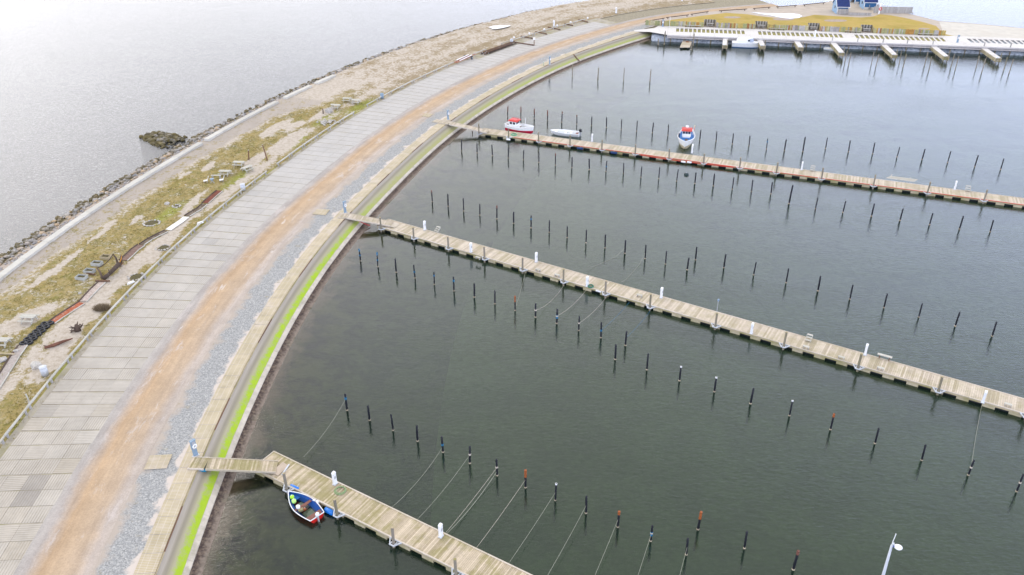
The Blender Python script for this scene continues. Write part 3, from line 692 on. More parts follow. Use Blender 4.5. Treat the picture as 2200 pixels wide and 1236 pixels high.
ob('edge_hose', MB().tube([(7.2, -0.05, 0.56), (20, -0.06, 0.53), (32, -0.05, 0.57), (48, -0.06, 0.52), (70, -0.05, 0.56), (97, -0.05, 0.55)], 0.05, 6), M_REDHOSE, p3r)
ob('edge_hose', MB().tube([(31, -0.09, 0.42), (36, -0.12, 0.3), (42, -0.12, 0.34), (47, -0.1, 0.42)], 0.075, 6), M_REDHOSE, p3r)
def loc_on(p0, deg, x, y, z=0.56):
    a = radians(deg); return (p0[0] + x * cos(a) - y * sin(a), p0[1] + x * sin(a) + y * cos(a), z)
# guide piles
gp_mesh = MB().tube([(0, 0, -2.8), (0, 0, 2.28)], 0.125, 10).mesh('shaft', M_PILE); cap_mesh = MB().cyl((0, 0, 2.281), 0.118, 0.03, 10).mesh('pile_top', M_FASC)
def guide_piles(pl, where, grp):
    for i, (x, y) in enumerate(pl):
        o = thing('guide_pile', 'brown timber guide pile, %s from the quay along the %s' % (ORD[i], where), 'pile', (x, y, 0), random.uniform(0, 6), grp)
        o.rotation_euler = (random.uniform(-.02, .02), random.uniform(-.02, .02), 0); o.scale = (1, 1, random.uniform(0.95, 1.05))
        put('shaft', gp_mesh, o); put('pile_top', cap_mesh, o)
guide_piles(P1, 'nearest pier', 'guide piles of the nearest pier'); guide_piles(P2, 'middle pier', 'guide piles of the middle pier'); guide_piles(P3, 'farthest pier', 'guide piles of the farthest pier')

# ------------------------------------------------------------------ mooring posts
post_mesh = {}
for nm, m in (('black', M_BLACK), ('rust', M_RUST), ('wood', M_PILE)):
    post_mesh[nm] = MB().tube([(0, 0, -2.6), (0, 0, 0.9), (0, 0, 1.92), (0, 0, 1.98)], [0.105, 0.1, 0.095, 0.05], 9).mesh('shaft', m, True)
band_mesh = MB().tube([(0, 0, -0.02), (0, 0, 0.1)], 0.118, 9).mesh('waterline_band', M_BAND)
def wrapm(nm, z0, z1, m, r=0.108):
    return MB().tube([(0, 0, z0), (0, 0, z1)], r, 9).mesh(nm, m)
W_ORTOP = wrapm('painted_top', 1.2, 1.985, M_ORANGE); W_ORTIP = wrapm('painted_top', 1.6, 1.985, M_ORANGE); W_RUSTTOP = wrapm('painted_top', 0.9, 1.985, M_RUST); W_RUSTTIP = wrapm('painted_top', 1.62, 1.985, M_RUST)
W_BLTOP = wrapm('rope_wrap', 1.6, 1.99, M_BLUEROPE); W_BLMID = wrapm('rope_wrap', 0.85, 1.05, M_BLUEROPE, 0.125); W_BLHI = wrapm('rope_wrap', 1.3, 1.55, M_BLUEROPE, 0.12); W_WHMID = wrapm('rope_wrap', 0.95, 1.1, M_ROPE, 0.125); W_BLLONG = wrapm('rope_wrap', 0.7, 1.15, M_BLUEROPE, 0.12); W_WHTOP = wrapm('rope_wrap', 1.82, 1.96, M_WHITE, 0.105)
EX = {'ortop': (W_ORTOP,), 'ortip': (W_ORTIP,), 'rusttop': (W_RUSTTOP,), 'rusttip': (W_RUSTTIP,), 'bltop': (W_BLTOP,), 'blmid': (W_BLMID,), 'bltopmid': (W_BLTOP, W_BLMID), 'blhi': (W_BLHI,), 'whmid': (W_WHMID,), 'bllong': (W_BLLONG,), 'whtop': (W_WHTOP,), 'blwh': (W_WHMID, W_BLLONG)}
EXT = {'ortop': 'with orange upper half', 'ortip': 'with orange tip', 'rusttop': 'with rusty upper half', 'rusttip': 'with rusty tip', 'bltop': 'with a blue top', 'blmid': 'with blue band', 'bltopmid': 'with blue top and band', 'blhi': 'with high blue band', 'whmid': 'with pale rope knot', 'bllong': 'wrapped in blue rope', 'whtop': 'with white ring on top', 'blwh': 'with white and blue wraps'}
def posts(pl, where, grp, kind='black', ex={}, h=1.0, thick=1.0, start=0, dirword='from quay'):
    for i, (x, y) in enumerate(pl):
        e = ex.get(i); col = {'black': 'black', 'wood': 'brown wooden', 'rust': 'rusty'}[kind]
        o = thing('mooring_post', '%s mooring post%s, %s %s, %s' % (col, (' ' + EXT[e]) if e else '', ORD[i + start], dirword, where.replace(' the ', ' ')), 'mooring post', (x, y, 0), 0, grp)
        o.rotation_euler = (random.uniform(-.04, .04), random.uniform(-.04, .04), random.uniform(0, 6)); zs = h * random.uniform(0.92, 1.07); tk = thick * random.uniform(0.85, 1.15); o.scale = (tk, tk, zs)
        put('shaft', post_mesh[kind], o); put('waterline_band', band_mesh, o, scale=(1, 1, 1 / zs))
        for w in EX.get(e, ()): put(w.name.split('.')[0], w, o)
RA = [(-16.9, 66.84), (-14.37, 65.22), (-11.82, 63.62), (-9.26, 61.99), (-6.69, 60.37), (-4.08, 58.78), (-1.51, 57.12), (1.07, 55.53), (3.67, 53.91), (6.26, 52.34), (8.82, 50.72), (11.39, 49.13), (14.07, 47.65)]
posts(RA, 'row by the nearest pier', 'posts of the nearest row', ex={7: 'ortop', 8: 'whtop', 4: 'blmid', 0: 'blhi', 5: 'whmid', 6: 'whmid', 11: 'blwh', 10: 'ortip'})
posts([(15.57, 50.37), (18.98, 48.27), (22.35, 46.03), (25.83, 43.79)], 'wide row at the lower edge', 'wide spaced posts by the lower edge', ex={0: 'ortop', 2: 'rusttip', 3: 'rusttip'}, dirword='from left')
RB = [(-20.5, 99.1), (-17.93, 97.44), (-15.28, 95.82), (-12.64, 94.23), (-9.99, 92.49), (-7.37, 90.81), (-4.73, 89.23), (-2.13, 87.56), (0.35, 85.94), (2.79, 84.37), (5.28, 82.95), (7.76, 81.36), (10.22, 79.81), (12.84, 78.19)]
posts(RB, 'row before the middle pier', 'posts on the near side of the middle pier', ex={0: 'bltopmid', 1: 'bltopmid', 3: 'blmid', 4: 'blhi', 5: 'blhi', 8: 'ortop', 9: 'whmid', 10: 'blwh', 11: 'whmid', 12: 'blmid'})
RB2 = [(11.38, 75.45), (14.59, 73.43), (17.77, 71.39), (21.07, 69.42), (24.33, 67.37), (27.73, 65.37), (31.11, 63.19), (34.67, 61.1), (38.1, 58.68), (41.48, 56.66), (44.75, 54.51)]
posts(RB2, 'wide row before the middle pier', 'wide spaced posts before the middle pier', ex={6: 'ortip', 2: 'whtop', 3: 'whtop', 5: 'whtop', 9: 'whmid', 10: 'whmid'}, dirword='from left')
RC = [(-12.31, 118.47), (-9.74, 116.69), (-7.25, 114.9), (-4.75, 113.39), (-2.17, 112), (0.31, 110.44), (2.85, 108.88), (5.44, 107.34), (7.91, 105.6), (10.46, 103.92), (12.98, 102.32), (15.52, 100.66), (18.07, 99.08), (20.58, 97.47), (23.17, 95.84)]
posts(RC, 'row behind the middle pier', 'posts behind the middle pier', ex={0: 'rusttip', 4: 'rusttip', 6: 'blhi'})
RC2 = [(24.83, 98.61), (28.13, 96.33), (31.57, 94.32), (35.2, 92.19), (38.59, 90.06), (41.87, 87.97), (45.27, 85.87), (48.57, 83.67), (51.98, 81.65), (55.2, 79.44)]
posts(RC2, 'wide row behind the middle pier', 'wide spaced posts behind the middle pier', dirword='from left')
RD = [(-8.81, 140.51), (-6.01, 139.4), (-3.26, 138.01), (-0.47, 136.81), (2.16, 135.84), (4.82, 134.66), (7.6, 133.28), (10.36, 132.13), (13.24, 131.21), (15.97, 130.3), (18.81, 129.39), (21.48, 127.62), (24.31, 126.94), (27.08, 125.88), (29.85, 124.83), (32.65, 123.79), (35.36, 122.37), (38.18, 121.37), (41, 120.37)]
posts(RD, 'row before the farthest pier', 'posts before the farthest pier', ex={6: 'rusttip', 9: 'blmid'})
posts([(42.76, 116.68)], 'thick tall one before the farthest pier', 'thick posts by the farthest pier', h=1.5, thick=1.35, start=19)
RD2 = [(46.2, 114.7), (49.89, 113.32), (53.65, 111.91), (57.26, 110.36), (60.94, 108.82), (64.6, 107.33), (68.53, 106.33)]
posts(RD2, 'wide row before the farthest pier', 'wide spaced posts before the farthest pier', dirword='from left')
RE = [(-0.61, 159.57), (2.03, 159), (4.66, 158.05), (7.24, 156.8), (9.96, 155.76), (12.81, 154.47), (15.58, 153.59), (18.32, 152.44), (21.03, 151.26), (23.81, 150.19), (26.63, 149.27), (29.3, 147.73), (32.05, 146.62), (34.77, 145.33), (37.57, 144.4), (40.2, 142.94), (42.93, 141.84), (45.64, 140.18), (48.61, 139.37)]
posts(RE, 'row behind the farthest pier', 'posts behind the farthest pier', ex={0: 'rusttop', 1: 'rusttop', 2: 'rusttop', 3: 'rusttop', 4: 'rusttip', 5: 'rusttip', 17: 'blhi'}, h=1.0)
posts([(51.7, 138.79)], 'thick tall one behind the farthest pier', 'thick posts by the farthest pier', h=1.45, thick=1.35, start=19)
RE2 = [(56.21, 140.22), (59.68, 138.47), (63.56, 137.44), (67.2, 135.85), (71, 134.55), (74.71, 133.04), (78.39, 131.08), (82.08, 129.73)]
posts(RE2, 'wide row behind the farthest pier', 'wide spaced posts behind the farthest pier', dirword='from left')
posts([(14.13, 187.36), (19.79, 185.5), (25.48, 184.22), (31.26, 183.46)], 'lone far row of four', 'four far basin posts', 'wood', h=1.35, dirword='from left')
RG = [(79.87, 197.65), (79.88, 195.12), (85.61, 196.01), (85.77, 193.67), (92.2, 196.01), (91.89, 193.08), (97.39, 194.21), (96.83, 190.5), (102.91, 192.74), (102.8, 190.32), (108.08, 191.35), (107.88, 188.17), (113.88, 189.98), (113.83, 187.57)]
posts(RG, 'row off the boardwalk fingers', 'brown posts off the boardwalk fingers', 'wood', h=1.55, dirword='from left')

# ------------------------------------------------------------------ pedestals, steps and small gear on the piers
ped_mesh = {'column': MB().box((0, 0, 0.5), (0.2, 0.3, 1.0)).mesh('column', flat('pedestal_white', (0.74, 0.745, 0.75), 0.4))}
pc = MB()
for k in range(3): pc.box((0, 0.01 * k, 1.02 + 0.04 * k), (0.23 - 0.012 * k, 0.33 - 0.05 * k, 0.041))
ped_mesh['cap'] = pc.mesh('cap', M_WHITE); ped_mesh['outlet_panel'] = MB().box((0.1, 0, 0.66), (0.02, 0.18, 0.24)).box((-0.1, 0, 0.66), (0.02, 0.18, 0.24)).mesh('outlet_panel', M_GREYMET)
ped_mesh['foot'] = MB().box((0, 0, 0.02), (0.3, 0.4, 0.04)).mesh('foot', M_GALV)
def pedestals(pl, where, deg, grp):
    for i, p in enumerate(pl):
        o = thing('service_pedestal', 'white service pedestal, %s from the quay on the %s' % (ORD[i], where), 'service pedestal', p, radians(deg), grp); o.scale = (1.12, 1.12, 1.25)
        for k in ('column', 'cap', 'outlet_panel', 'foot'): put(k, ped_mesh[k], o)
pedestals([(-16.02, 55.59, 0.56), (-6.07, 49.29, 0.56)], 'nearest pier', DA, 'pedestals on the nearest pier')
pedestals([(-12.47, 107.36, 0.56), (-5.55, 100.3, 0.56), (3.26, 97.36, 0.56), (9.51, 90.76, 0.56), (18.4, 87.79, 0.56), (27.44, 79.58, 0.56), (38.83, 75.11, 0.56), (47.55, 66.56, 0.56)], 'middle pier', DB, 'pedestals on the middle pier')
pedestals([(14.75, 143.34, 0.56), (31.82, 137.64, 0.56), (48.36, 128.94, 0.56), (69.8, 120.31, 0.56)], 'farthest pier', DC, 'pedestals on the farthest pier')
def steps(p, deg, label, n=3, s=1.0):
    o = thing('boarding_steps', label, 'boarding steps', p, radians(deg), 'boarding steps on the piers')
    for k in range(n): ob('tread', MB().box((0, 0.28 * k * s, 0.2 * (k + 1) * s), (0.62 * s, 0.26 * s, 0.045)), M_PICNIC, o)
    for sx in (-1, 1): ob('side_board', MB().bar((sx * 0.3 * s, -0.1, 0.06), (sx * 0.3 * s, 0.28 * (n - 1) * s + 0.05, 0.2 * n * s - 0.05), 0.04, 0.14), M_PICNIC, o)
    return o
steps((-10.76, 106.57, 0.56), DB, 'grey timber boarding steps beside the first pedestal on the middle pier')
steps((33.39, 77.81, 0.56), DB, 'tall grey boarding steps on the far edge of the middle pier')
steps((49.93, 128.28, 0.56), DC, 'pale boarding steps right of a pedestal on the farthest pier', s=1.15)
steps((71.41, 119.35, 0.56), DC, 'pale boarding steps near the right end of the farthest pier', s=1.15)
def stool(p, deg, label, s=1.0):
    o = thing('mooring_step', label, 'step', p, radians(deg), 'low steps on the piers')
    ob('tread', MB().box((0, 0, 0.3 * s), (0.7 * s, 0.3, 0.05)), M_PICNIC, o)
    for sx in (-1, 1): ob('leg', MB().box((sx * 0.28 * s, 0, 0.14 * s), (0.05, 0.28, 0.27 * s)), M_GREYWOOD, o)
for p, l in (((3.42, 94.75, 0.56), 'low metal step near the fifth guide pile on the middle pier'), ((5.84, 93.28, 0.56), 'low wooden step before the sixth guide pile on the middle pier'), ((15.76, 87.99, 0.56), 'low pale step between pedestals on the middle pier'), ((32.71, 76.42, 0.56), 'low step opposite the tall steps on the middle pier'), ((35.93, 74.34, 0.56), 'low step just left of the seventh pedestal on the middle pier'), ((39.39, 72.25, 0.56), 'low step right of the seventh pedestal on the middle pier'), ((49.72, 65.89, 0.56), 'low step near the right edge on the middle pier'), ((-4.53, 98.25, 0.56), 'low step by the fourth guide pile on the middle pier')):
    stool(p, DB, l)
o = thing('bench', 'pale low bench on the far edge of the middle pier right of a pedestal', 'bench', (40.55, 74.19, 0.56), radians(DB))
ob('seat', MB().box((0, 0.1, 0.45), (1.5, 0.34, 0.06)), M_PICNIC, o)
for sx in (-.5, .5): ob('leg', MB().box((sx, 0.1, 0.21), (0.08, 0.3, 0.42)), M_BROWN, o)
def coil(p, label, m, r=0.36, cat='hose'):
    o = tag(ob('hose_coil', MB().torus((0, 0, 0.05), r, 0.05, 18, 6).torus((0.03, 0.02, 0.12), r * 0.85, 0.045, 18, 6), m, loc=p), label, cat)
coil((9.94, 90.62, 0.56), 'dark green hose coil beside the fourth pedestal on the middle pier', M_GREEN)
coil((0.58, 147.14, 0.56), 'green tarp or hose heap by the second guide pile on the farthest pier', flat('mint_green', (0.1, 0.4, 0.24), 0.7), 0.55)
coil((-15.41, 54.7, 0.56), 'loose green hose lying behind the first pedestal on the nearest pier', flat('faded_green', (0.24, 0.33, 0.16), 0.8), 0.5)
# blue floats and a white fender box along the nearest pier
def float_(p, label, rz, s=1.0):
    o = thing('fender', label, 'fender', p, rz, 'blue fenders along the nearest pier')
    ob('body', MB().tube([(-0.5, 0, 0), (-0.42, 0, 0), (0.42, 0, 0), (0.5, 0, 0)], [0.08, 0.2 * s, 0.2 * s, 0.08], 12), flat('fender_blue', (0.01, 0.17, 0.6), 0.35, 0.5), o, smooth=True)
    ob('rope', MB().tube([(-0.3, 0, 0.15), (-0.35, 0.35, 0.32)], 0.02, 5).tube([(0.3, 0, 0.15), (0.3, 0.35, 0.32)], 0.02, 5), M_ROPE, o)
float_((-16.02, 52.59, 0.22), 'bright blue fender hanging between the rowing boat and second guide pile', radians(DA), 1.25)
float_((-19.6, 55.27, 0.5), 'blue fender on the deck edge by the first guide pile', radians(DA), 0.8)
o = thing('fender', 'white box fender on the deck edge above the rowing boat', 'fender', (-17.34, 53.55, 0.42), radians(DA))
ob('body', MB().box((0, 0, 0), (0.62, 0.2, 0.26)).box((0, 0, 0.14), (0.5, 0.14, 0.03)), M_WHITE, o); ob('strap', MB().box((0, 0.03, 0.03), (0.06, 0.28, 0.3)), M_GREYMET, o)
for i, (p, l) in enumerate((((-0.46, 145.1, 0.4), 'white fender hanging left of the second guide pile on the farthest pier'), ((9.38, 142.44, 0.4), 'white fender hanging left of the fourth guide pile on the farthest pier'), ((29.52, 133.45, 0.35), 'left one of two white fenders under the blue and red cutter'), ((30.51, 133.22, 0.35), 'right one of two white fenders under the blue and red cutter'), ((10.87, 89.77, 0.4), 'white fender on the near edge left of the seventh guide pile'), ((25.45, 81.09, 0.4), 'white fender board on the near edge of the middle pier past the ninth pile'))):
    o = thing('fender', l, 'fender', p, radians(DC if i < 4 else DB)); ob('body', MB().tube([(-0.4, 0, 0), (-0.33, 0, 0), (0.33, 0, 0), (0.4, 0, 0)], [0.06, 0.15, 0.15, 0.06], 10), M_WHITE, o, smooth=True); ob('rope', MB().tube([(0, 0, 0.14), (0, 0.15, 0.22)], 0.02, 5), M_ROPE, o)
for p, l in (((12.35, 140.5, 0.3), 'dark blue fender right of the fourth guide pile on the farthest pier'), ((18.16, 138.17, 0.3), 'dark blue fender right of the fifth guide pile on the farthest pier')):
    o = thing('fender', l, 'fender', p, radians(DC)); ob('body', MB().tube([(-0.6, 0, 0), (-0.5, 0, 0), (0.5, 0, 0), (0.6, 0, 0)], [0.1, 0.22, 0.22, 0.1], 10), flat('navy_rubber', (0.015, 0.04, 0.12), 0.5), o, smooth=True); ob('rope', MB().tube([(0, 0, 0.18), (0, 0.3, 0.3)], 0.02, 5), M_ROPE, o)
# thin lamp on a guide pile, dark lamp stand on the far pier
o = thing('lamp_stand', 'thin lamp stand clamped to the ninth guide pile of the middle pier', 'lamp', (P2[8][0], P2[8][1] + 0.16, 1.6), 0)
ob('rod', MB().tube([(0, 0, 0), (0, 0, 2.2)], 0.03, 6), M_GREYMET, o); ob('lamp_head', MB().cyl((0, 0, 2.2), 0.11, 0.24, 8), M_BLUEGREY, o)
o = thing('ramp_boards', 'pale boarding ramp lying across the far edge of the farthest pier', 'ramp', (63.15, 124.22, 0.56), radians(DC))
for k in range(5): ob('board', MB().bar((-2.4 + 0.14 * k, -0.1 + 0.2 * k, 0.05 + 0.02 * k), (1.8 + 0.12 * k, -0.45 + 0.2 * k, 0.18 + 0.02 * k), 0.19, 0.05), M_PICNIC, o)
ob('cross_batten', MB().bar((-1.8, -0.3, 0.3), (-1.6, 0.9, 0.42), 0.09, 0.06), M_PICNIC, o); ob('cross_batten', MB().bar((1.0, -0.5, 0.3), (1.2, 0.6, 0.4), 0.09, 0.06), M_PICNIC, o)

# ------------------------------------------------------------------ mooring lines
def line(a, b, sag, label, m=M_ROPE, r=0.013):
    a, b = Vector(a), Vector(b); pts = []
    for k in range(15):
        t = k / 14; p = a.lerp(b, t); p.z = max(0.03, p.z - sag * 4 * t * (1 - t)); pts.append(p)
    tag(ob('mooring_line', MB().tube(pts, r, 5), m, smooth=True), label, 'rope', 'mooring lines')
def at(row, i, h): return (row[i][0], row[i][1], h)
M_ROPE2 = flat('grey_rope', (0.34, 0.34, 0.27), 0.9)
for i, q in ((5, (-8.26, 51.23, 0.5)), (6, (-5.74, 49.68, 0.5)), (7, (-3.11, 48.04, 0.5)), (8, (-0.52, 46.32, 0.5)), (9, (2.29, 44.54, 0.5)), (10, (5.32, 42.8, 0.5)), (11, (8.13, 41.09, 0.5)), (12, (10.82, 39.46, 0.5))):
    line(at(RA, i, 0.95), q, 0.12 if i > 5 else 0.3, 'taut pale mooring line from the %s nearest row post to the pier' % ORD[i], M_ROPE if i in (6, 7) else M_ROPE2)
line(at(RA, 0, 1.4), (-19.66, 59.27, 0.5), 0.45, 'slack mooring line from the first post of the nearest row', M_ROPE2)
line(at(RA, 4, 0.6), (-10.58, 52.72, 0.5), 0.5, 'slack mooring line from the fifth post of the nearest row', M_ROPE2)
line(at(RA, 6, 0.5), (-5.62, 49.63, 0.5), 0.4, 'lower of two lines tied to the seventh post of the nearest row', M_ROPE2, 0.018)
for i, q, m, sg in ((9, (6.63, 91.34, 0.45), M_ROPE, 0.7), (10, (9.51, 90.35, 0.45), M_ROPE, 0.45), (11, (11.77, 88.35, 0.45), M_ROPE, 0.35), (12, (14.36, 86.86, 0.45), M_BLUEROPE, 0.2), (13, (16.63, 84.87, 0.45), M_BLUEROPE, 0.2)):
    line(at(RB, i, 1.0), q, sg, '%s mooring line from the %s post to the middle pier' % ('blue' if m is M_BLUEROPE else 'pale', ORD[i]), m)
line(at(RB, 8, 0.2), (1.85, 95.36, 0.45), 0.3, 'thin half sunk line from the orange topped post to the middle pier', M_ROPE2, 0.016)
line(at(RB2, 9, 1.2), (47.46, 66.43, 0.45), 0.5, 'long pale line hanging from the right part of the middle pier', M_ROPE2)
line(at(RC, 11, 0.9), (9.98, 96.02, 0.5), 0.9, 'faint slack line from the middle pier to the row behind it', M_ROPE2, 0.016)
line(at(RC, 12, 0.9), (13.98, 91.85, 0.5), 0.9, 'second faint slack line from the middle pier to the row behind it', M_ROPE2, 0.016)

# ------------------------------------------------------------------ gangways
def walkway(root, name, a, b, w, m_board, pitch=0.16, rails=True, joined=False):
    a, b = Vector(a), Vector(b); d = b - a; L = d.length; x = d / L; y = Vector((0, 0, 1)).cross(x).normalized(); z = x.cross(y); R = Matrix((x, y, z)).transposed()
    n = int(L / pitch); bm_ = MB().box((0, 0, 0), (pitch - 0.014, w - 0.06, 0.04)).mesh(name, m_board); far = MB()
    for k in range(n):
        c = a + x * ((k + 0.5) * L / n)
        if joined: far.box(c, (pitch - 0.014, w - 0.06, 0.04), rot=R)
        else: put(name, bm_, root, c, R.to_euler())
    if joined: stuff(ob(name + 's', far, m_board, root))
    for sy in (-1, 1): ob('side_beam', MB().bar(a + y * sy * w / 2 - z * 0.04, b + y * sy * w / 2 - z * 0.04, 0.08, 0.2), M_EDGE, root)
g1 = thing('gangway', 'nearest timber gangway from the quay down to the nearest pier', 'gangway', group='gangways')
walkway(g1, 'board', (-29.33, 57.23, 1.72), (-27.82, 57.14, 1.72), 1.5, M_DECK); walkway(g1, 'board', (-27.78, 57.14, 1.7), (-21.71, 57.66, 0.78), 1.5, M_DECK)
ob('foot_plate', MB().bar((-21.67, 57.66, 0.78), (-21.05, 57.29, 0.6), 1.45, 0.03), flat('tan_plate', (0.46, 0.37, 0.28), 0.6), g1)
ob('roller', MB().bar((-21.06, 56.78, 0.62), (-20.73, 58.13, 0.62), 0.12, 0.1), M_GALV, g1)
ob('support_float', MB().tube([(-28.87, 56.58, 1.45), (-27.74, 56.56, 1.4)], 0.14, 8), flat('float_blue', (0.02, 0.26, 0.45), 0.5), g1)
g2 = thing('gangway', 'timber gangway with a red brace below leading to the middle pier', 'gangway', group='gangways')
walkway(g2, 'board', (-25.19, 110, 1.72), (-23.8, 109.82, 1.72), 1.5, M_DECKP, joined=True); walkway(g2, 'board', (-23.77, 109.83, 1.7), (-17.39, 108.98, 0.75), 1.5, M_DECKP, joined=True)
ob('brace', MB().bar((-23.67, 109.33, 1.5), (-22.46, 109.52, 1.1), 0.14, 0.14).bar((-22.46, 109.52, 1.1), (-20.73, 109.67, 0.15), 0.1, 0.1), flat('red_brace', (0.5, 0.05, 0.05), 0.5), g2)
ob('foot_plate', MB().bar((-17.32, 108.9, 0.75), (-16.61, 108.58, 0.6), 1.4, 0.03), M_EDGE, g2)
g3 = thing('gangway', 'farthest timber gangway arching over the weedy slope to the farthest pier', 'gangway', group='gangways')
walkway(g3, 'board', (-14.52, 152.29, 1.72), (-11.5, 150.65, 1.75), 1.5, M_DECKP, joined=True); walkway(g3, 'board', (-11.45, 150.62, 1.75), (-4.28, 148.51, 0.75), 1.5, M_DECKP, joined=True)
ob('leg', MB().bar((-7.24, 149.55, 0.5), (-7.29, 151.11, -0.6), 0.12, 0.12), M_BROWN, g3)
# short sandy ribbed ramps leading from the road to the gangways
for p, l, s_ in (((-32.34, 57.45, 1.64), 'ribbed tan ramp mat on the gravel before the nearest gangway', 1.0), ((-28.04, 111.36, 1.64), 'ribbed tan ramp mat on the gravel before the middle gangway', 1.0), ((-16.13, 155.62, 1.64), 'ribbed tan ramp mat on the gravel before the farthest gangway', 0.8)):
    iv = inv(p[0], p[1]); o = thing('ramp_mat', l, 'mat', p, head(iv[0]) + pi / 2 + 0.05, 'ramp mats on the gravel')
    for k in range(11): ob('slat', MB().box((0, -0.85 + 0.17 * k, 0.02), (2.0 * s_, 0.15, 0.05)), M_MAT, o)
# lifebuoy stands at the heads of the gangways
def lifebuoy(p, label, rz):
    o = thing('lifebuoy_stand', label, 'lifebuoy stand', p, rz, 'lifebuoy stands on the quay')
    mb = MB(); mb.bar((0, 0, 0), (-0.03, 0, 0.9), 0.42, 0.14); mb.bar((-0.03, 0, 0.9), (0.02, 0, 1.75), 0.48, 0.16); mb.box((0.02, 0, 1.78), (0.3, 0.52, 0.1)); ob('stand', mb, M_BLUEGREY, o)
    ob('hollow', MB().box((0.09, 0, 1.25), (0.03, 0.3, 0.85)), M_GREYMET, o)
    ob('lifebuoy', MB().torus((0.13, 0.03, 1.15), 0.17, 0.07, 16, 7, 'X'), M_WHITE, o, smooth=True)
    ob('base_plate', MB().box((0, 0, 0.02), (0.4, 0.6, 0.04)), M_GALV, o)
lifebuoy((-29.19, 58.3, 1.63), 'blue grey lifebuoy stand at the head of the nearest gangway', -0.6)
lifebuoy((-24.44, 111.15, 1.63), 'blue grey lifebuoy stand at the head of the middle gangway', -0.5)
lifebuoy((-11.92, 153.04, 1.63), 'blue grey lifebuoy stand at the head of the farthest gangway', -0.5)
lifebuoy((9.16, 191.85, 1.63), 'blue grey lifebuoy stand alone on the quay past the farthest gangway', -0.5)
o = thing('marker_post', 'thin green marker post left of the lone lifebuoy stand', 'post', (7.71, 190.6, 1.6)); ob('rod', MB().tube([(0, 0, 0), (0, 0, 1.0)], 0.05, 6), flat('marker_green', (0.2, 0.38, 0.28), 0.6), o); ob('cap', MB().cyl((0, 0, 1.0), 0.06, 0.05, 6), M_WHITE, o)
# lamp column at the lower right
lp = thing('lamp_column', 'tall tapered grey lamp column with round white lamp and aerial', 'street lamp', (26.05, 40.19, 9))
lp.location.z = 0; lp.rotation_euler = (0, radians(-1.0), 0)
ob('column', MB().tube([(0, 0, -0.5), (0, 0, 9.0)], [0.17, 0.075], 12), flat('column_grey', (0.5, 0.52, 0.56), 0.45), lp, smooth=True)
ob('aerial', MB().tube([(-0.02, 0, 9.02), (0.06, 0.0, 10.1)], 0.028, 6), M_WHITE, lp)
ob('lamp_head', MB().tube([(0.42, -0.1, 8.86), (0.42, -0.1, 8.94), (0.42, -0.1, 9.0), (0.42, -0.1, 9.03)], [0.24, 0.28, 0.2, 0.02], 16), M_WHITE, lp, smooth=True)
ob('lamp_arm', MB().bar((0.0, 0, 8.93), (0.38, -0.09, 8.93), 0.09, 0.07), flat('arm_blue', (0.1, 0.14, 0.36), 0.5), lp)
ob('sensor', MB().cyl((0.13, 0.06, 9.0), 0.06, 0.16, 8), M_GALV, lp)
# ================================================================== boats
def hull_fn(L, B, H, tw=0.75, draft=0.3, sheer=0.25, rake=0.1, full=2.2, tail=0.0):
    def b(t):
        if t < 0.45: return B / 2 * (tw + (1 - tw) * sin(t / 0.45 * pi / 2))
        return B / 2 * max(0.0, 1 - ((t - 0.45) / 0.55) ** full)
    def P(t, a, side=1, k=1.0, zlift=0.0):
        zs = H * (1 + sheer * t * t + tail * (1 - t) ** 3); zk = -draft + (draft + zs * 0.25) * max(0.0, (t - 0.7) / 0.3) ** 2
        z = zk + (zs - zk) * a ** 1.5; y = b(t) * k * a ** 0.55
        x = -L / 2 + L * t + rake * L * t ** 4 * (z / zs)
        return Vector((x * (1 if k == 1 else 0.985), side * y, z + zlift))
    return P
def hull_mesh(P, n=16, m=7, k=1.0, a0=0.0, transom=True):
    mb = MB()
    for side in (1, -1):
        mb.grid(lambda u, v: P(u, a0 + (1 - a0) * v, side, k), n, m)
    if transom:
        mb.face([P(0, a0 + (1 - a0) * j / m, 1, k) for j in range(m + 1)] + [P(0, a0 + (1 - a0) * j / m, -1, k) for j in range(m, -1, -1)])
    return mb
def rim(P, r, n=22, lift=0.0, side=(1, -1), a=1.0, closed=True):
    mb = MB()
    for s in side: mb.tube([P(i / n, a, s) + Vector((0, 0, lift)) for i in range(n + 1)], r, 6)
    if closed: mb.tube([P(0, a, 1) + Vector((0, 0, lift)), P(0, a, -1) + Vector((0, 0, lift))], r, 6)
    return mb
def plate(P, a, n=16, k=0.97, t0=0.0, t1=1.0):
    mb = MB(); mb.grid(lambda u, v: P(t0 + (t1 - t0) * u, a, 1, k).lerp(P(t0 + (t1 - t0) * u, a, -1, k), v), n, 4); return mb
def aim(a, b): return atan2(b[1] - a[1], b[0] - a[0])
def twotone(name, top, bottom, z):
    m, t = new_mat(name); zz = t.sep(t.obj())[2]; k = t.smap(t.noise(t.pos(), 3, 4), 0.3, 0.7, 0.9, 1.06)
    c = t.mix(t.smap(zz, z - 0.01, z + 0.01), bottom, top); c = t.mix(1.0, c, t.n('ShaderNodeCombineColor', {0: k, 1: k, 2: k}).outputs[0], 'MULTIPLY'); t.out(c, 0.35, spec=0.5); return m
M_BOATBLUE = flat('boat_blue', (0.012, 0.075, 0.3), 0.5, 0.4, 0.15); M_RED = flat('boat_red', (0.62, 0.025, 0.02), 0.4, 0.5); M_MAHOG = flat('mahogany', (0.2, 0.075, 0.055), 0.5); M_GLASS = flat('dark_glass', (0.02, 0.025, 0.04), 0.08, 0.8); M_ALU = flat('floor_grey', (0.5, 0.52, 0.5), 0.6, var=0.2)
M_WGEL = flat('white_gelcoat', (0.8, 0.8, 0.79), 0.35, 0.5, 0.03); M_CREAM = flat('cream_inside', (0.66, 0.62, 0.54), 0.5)
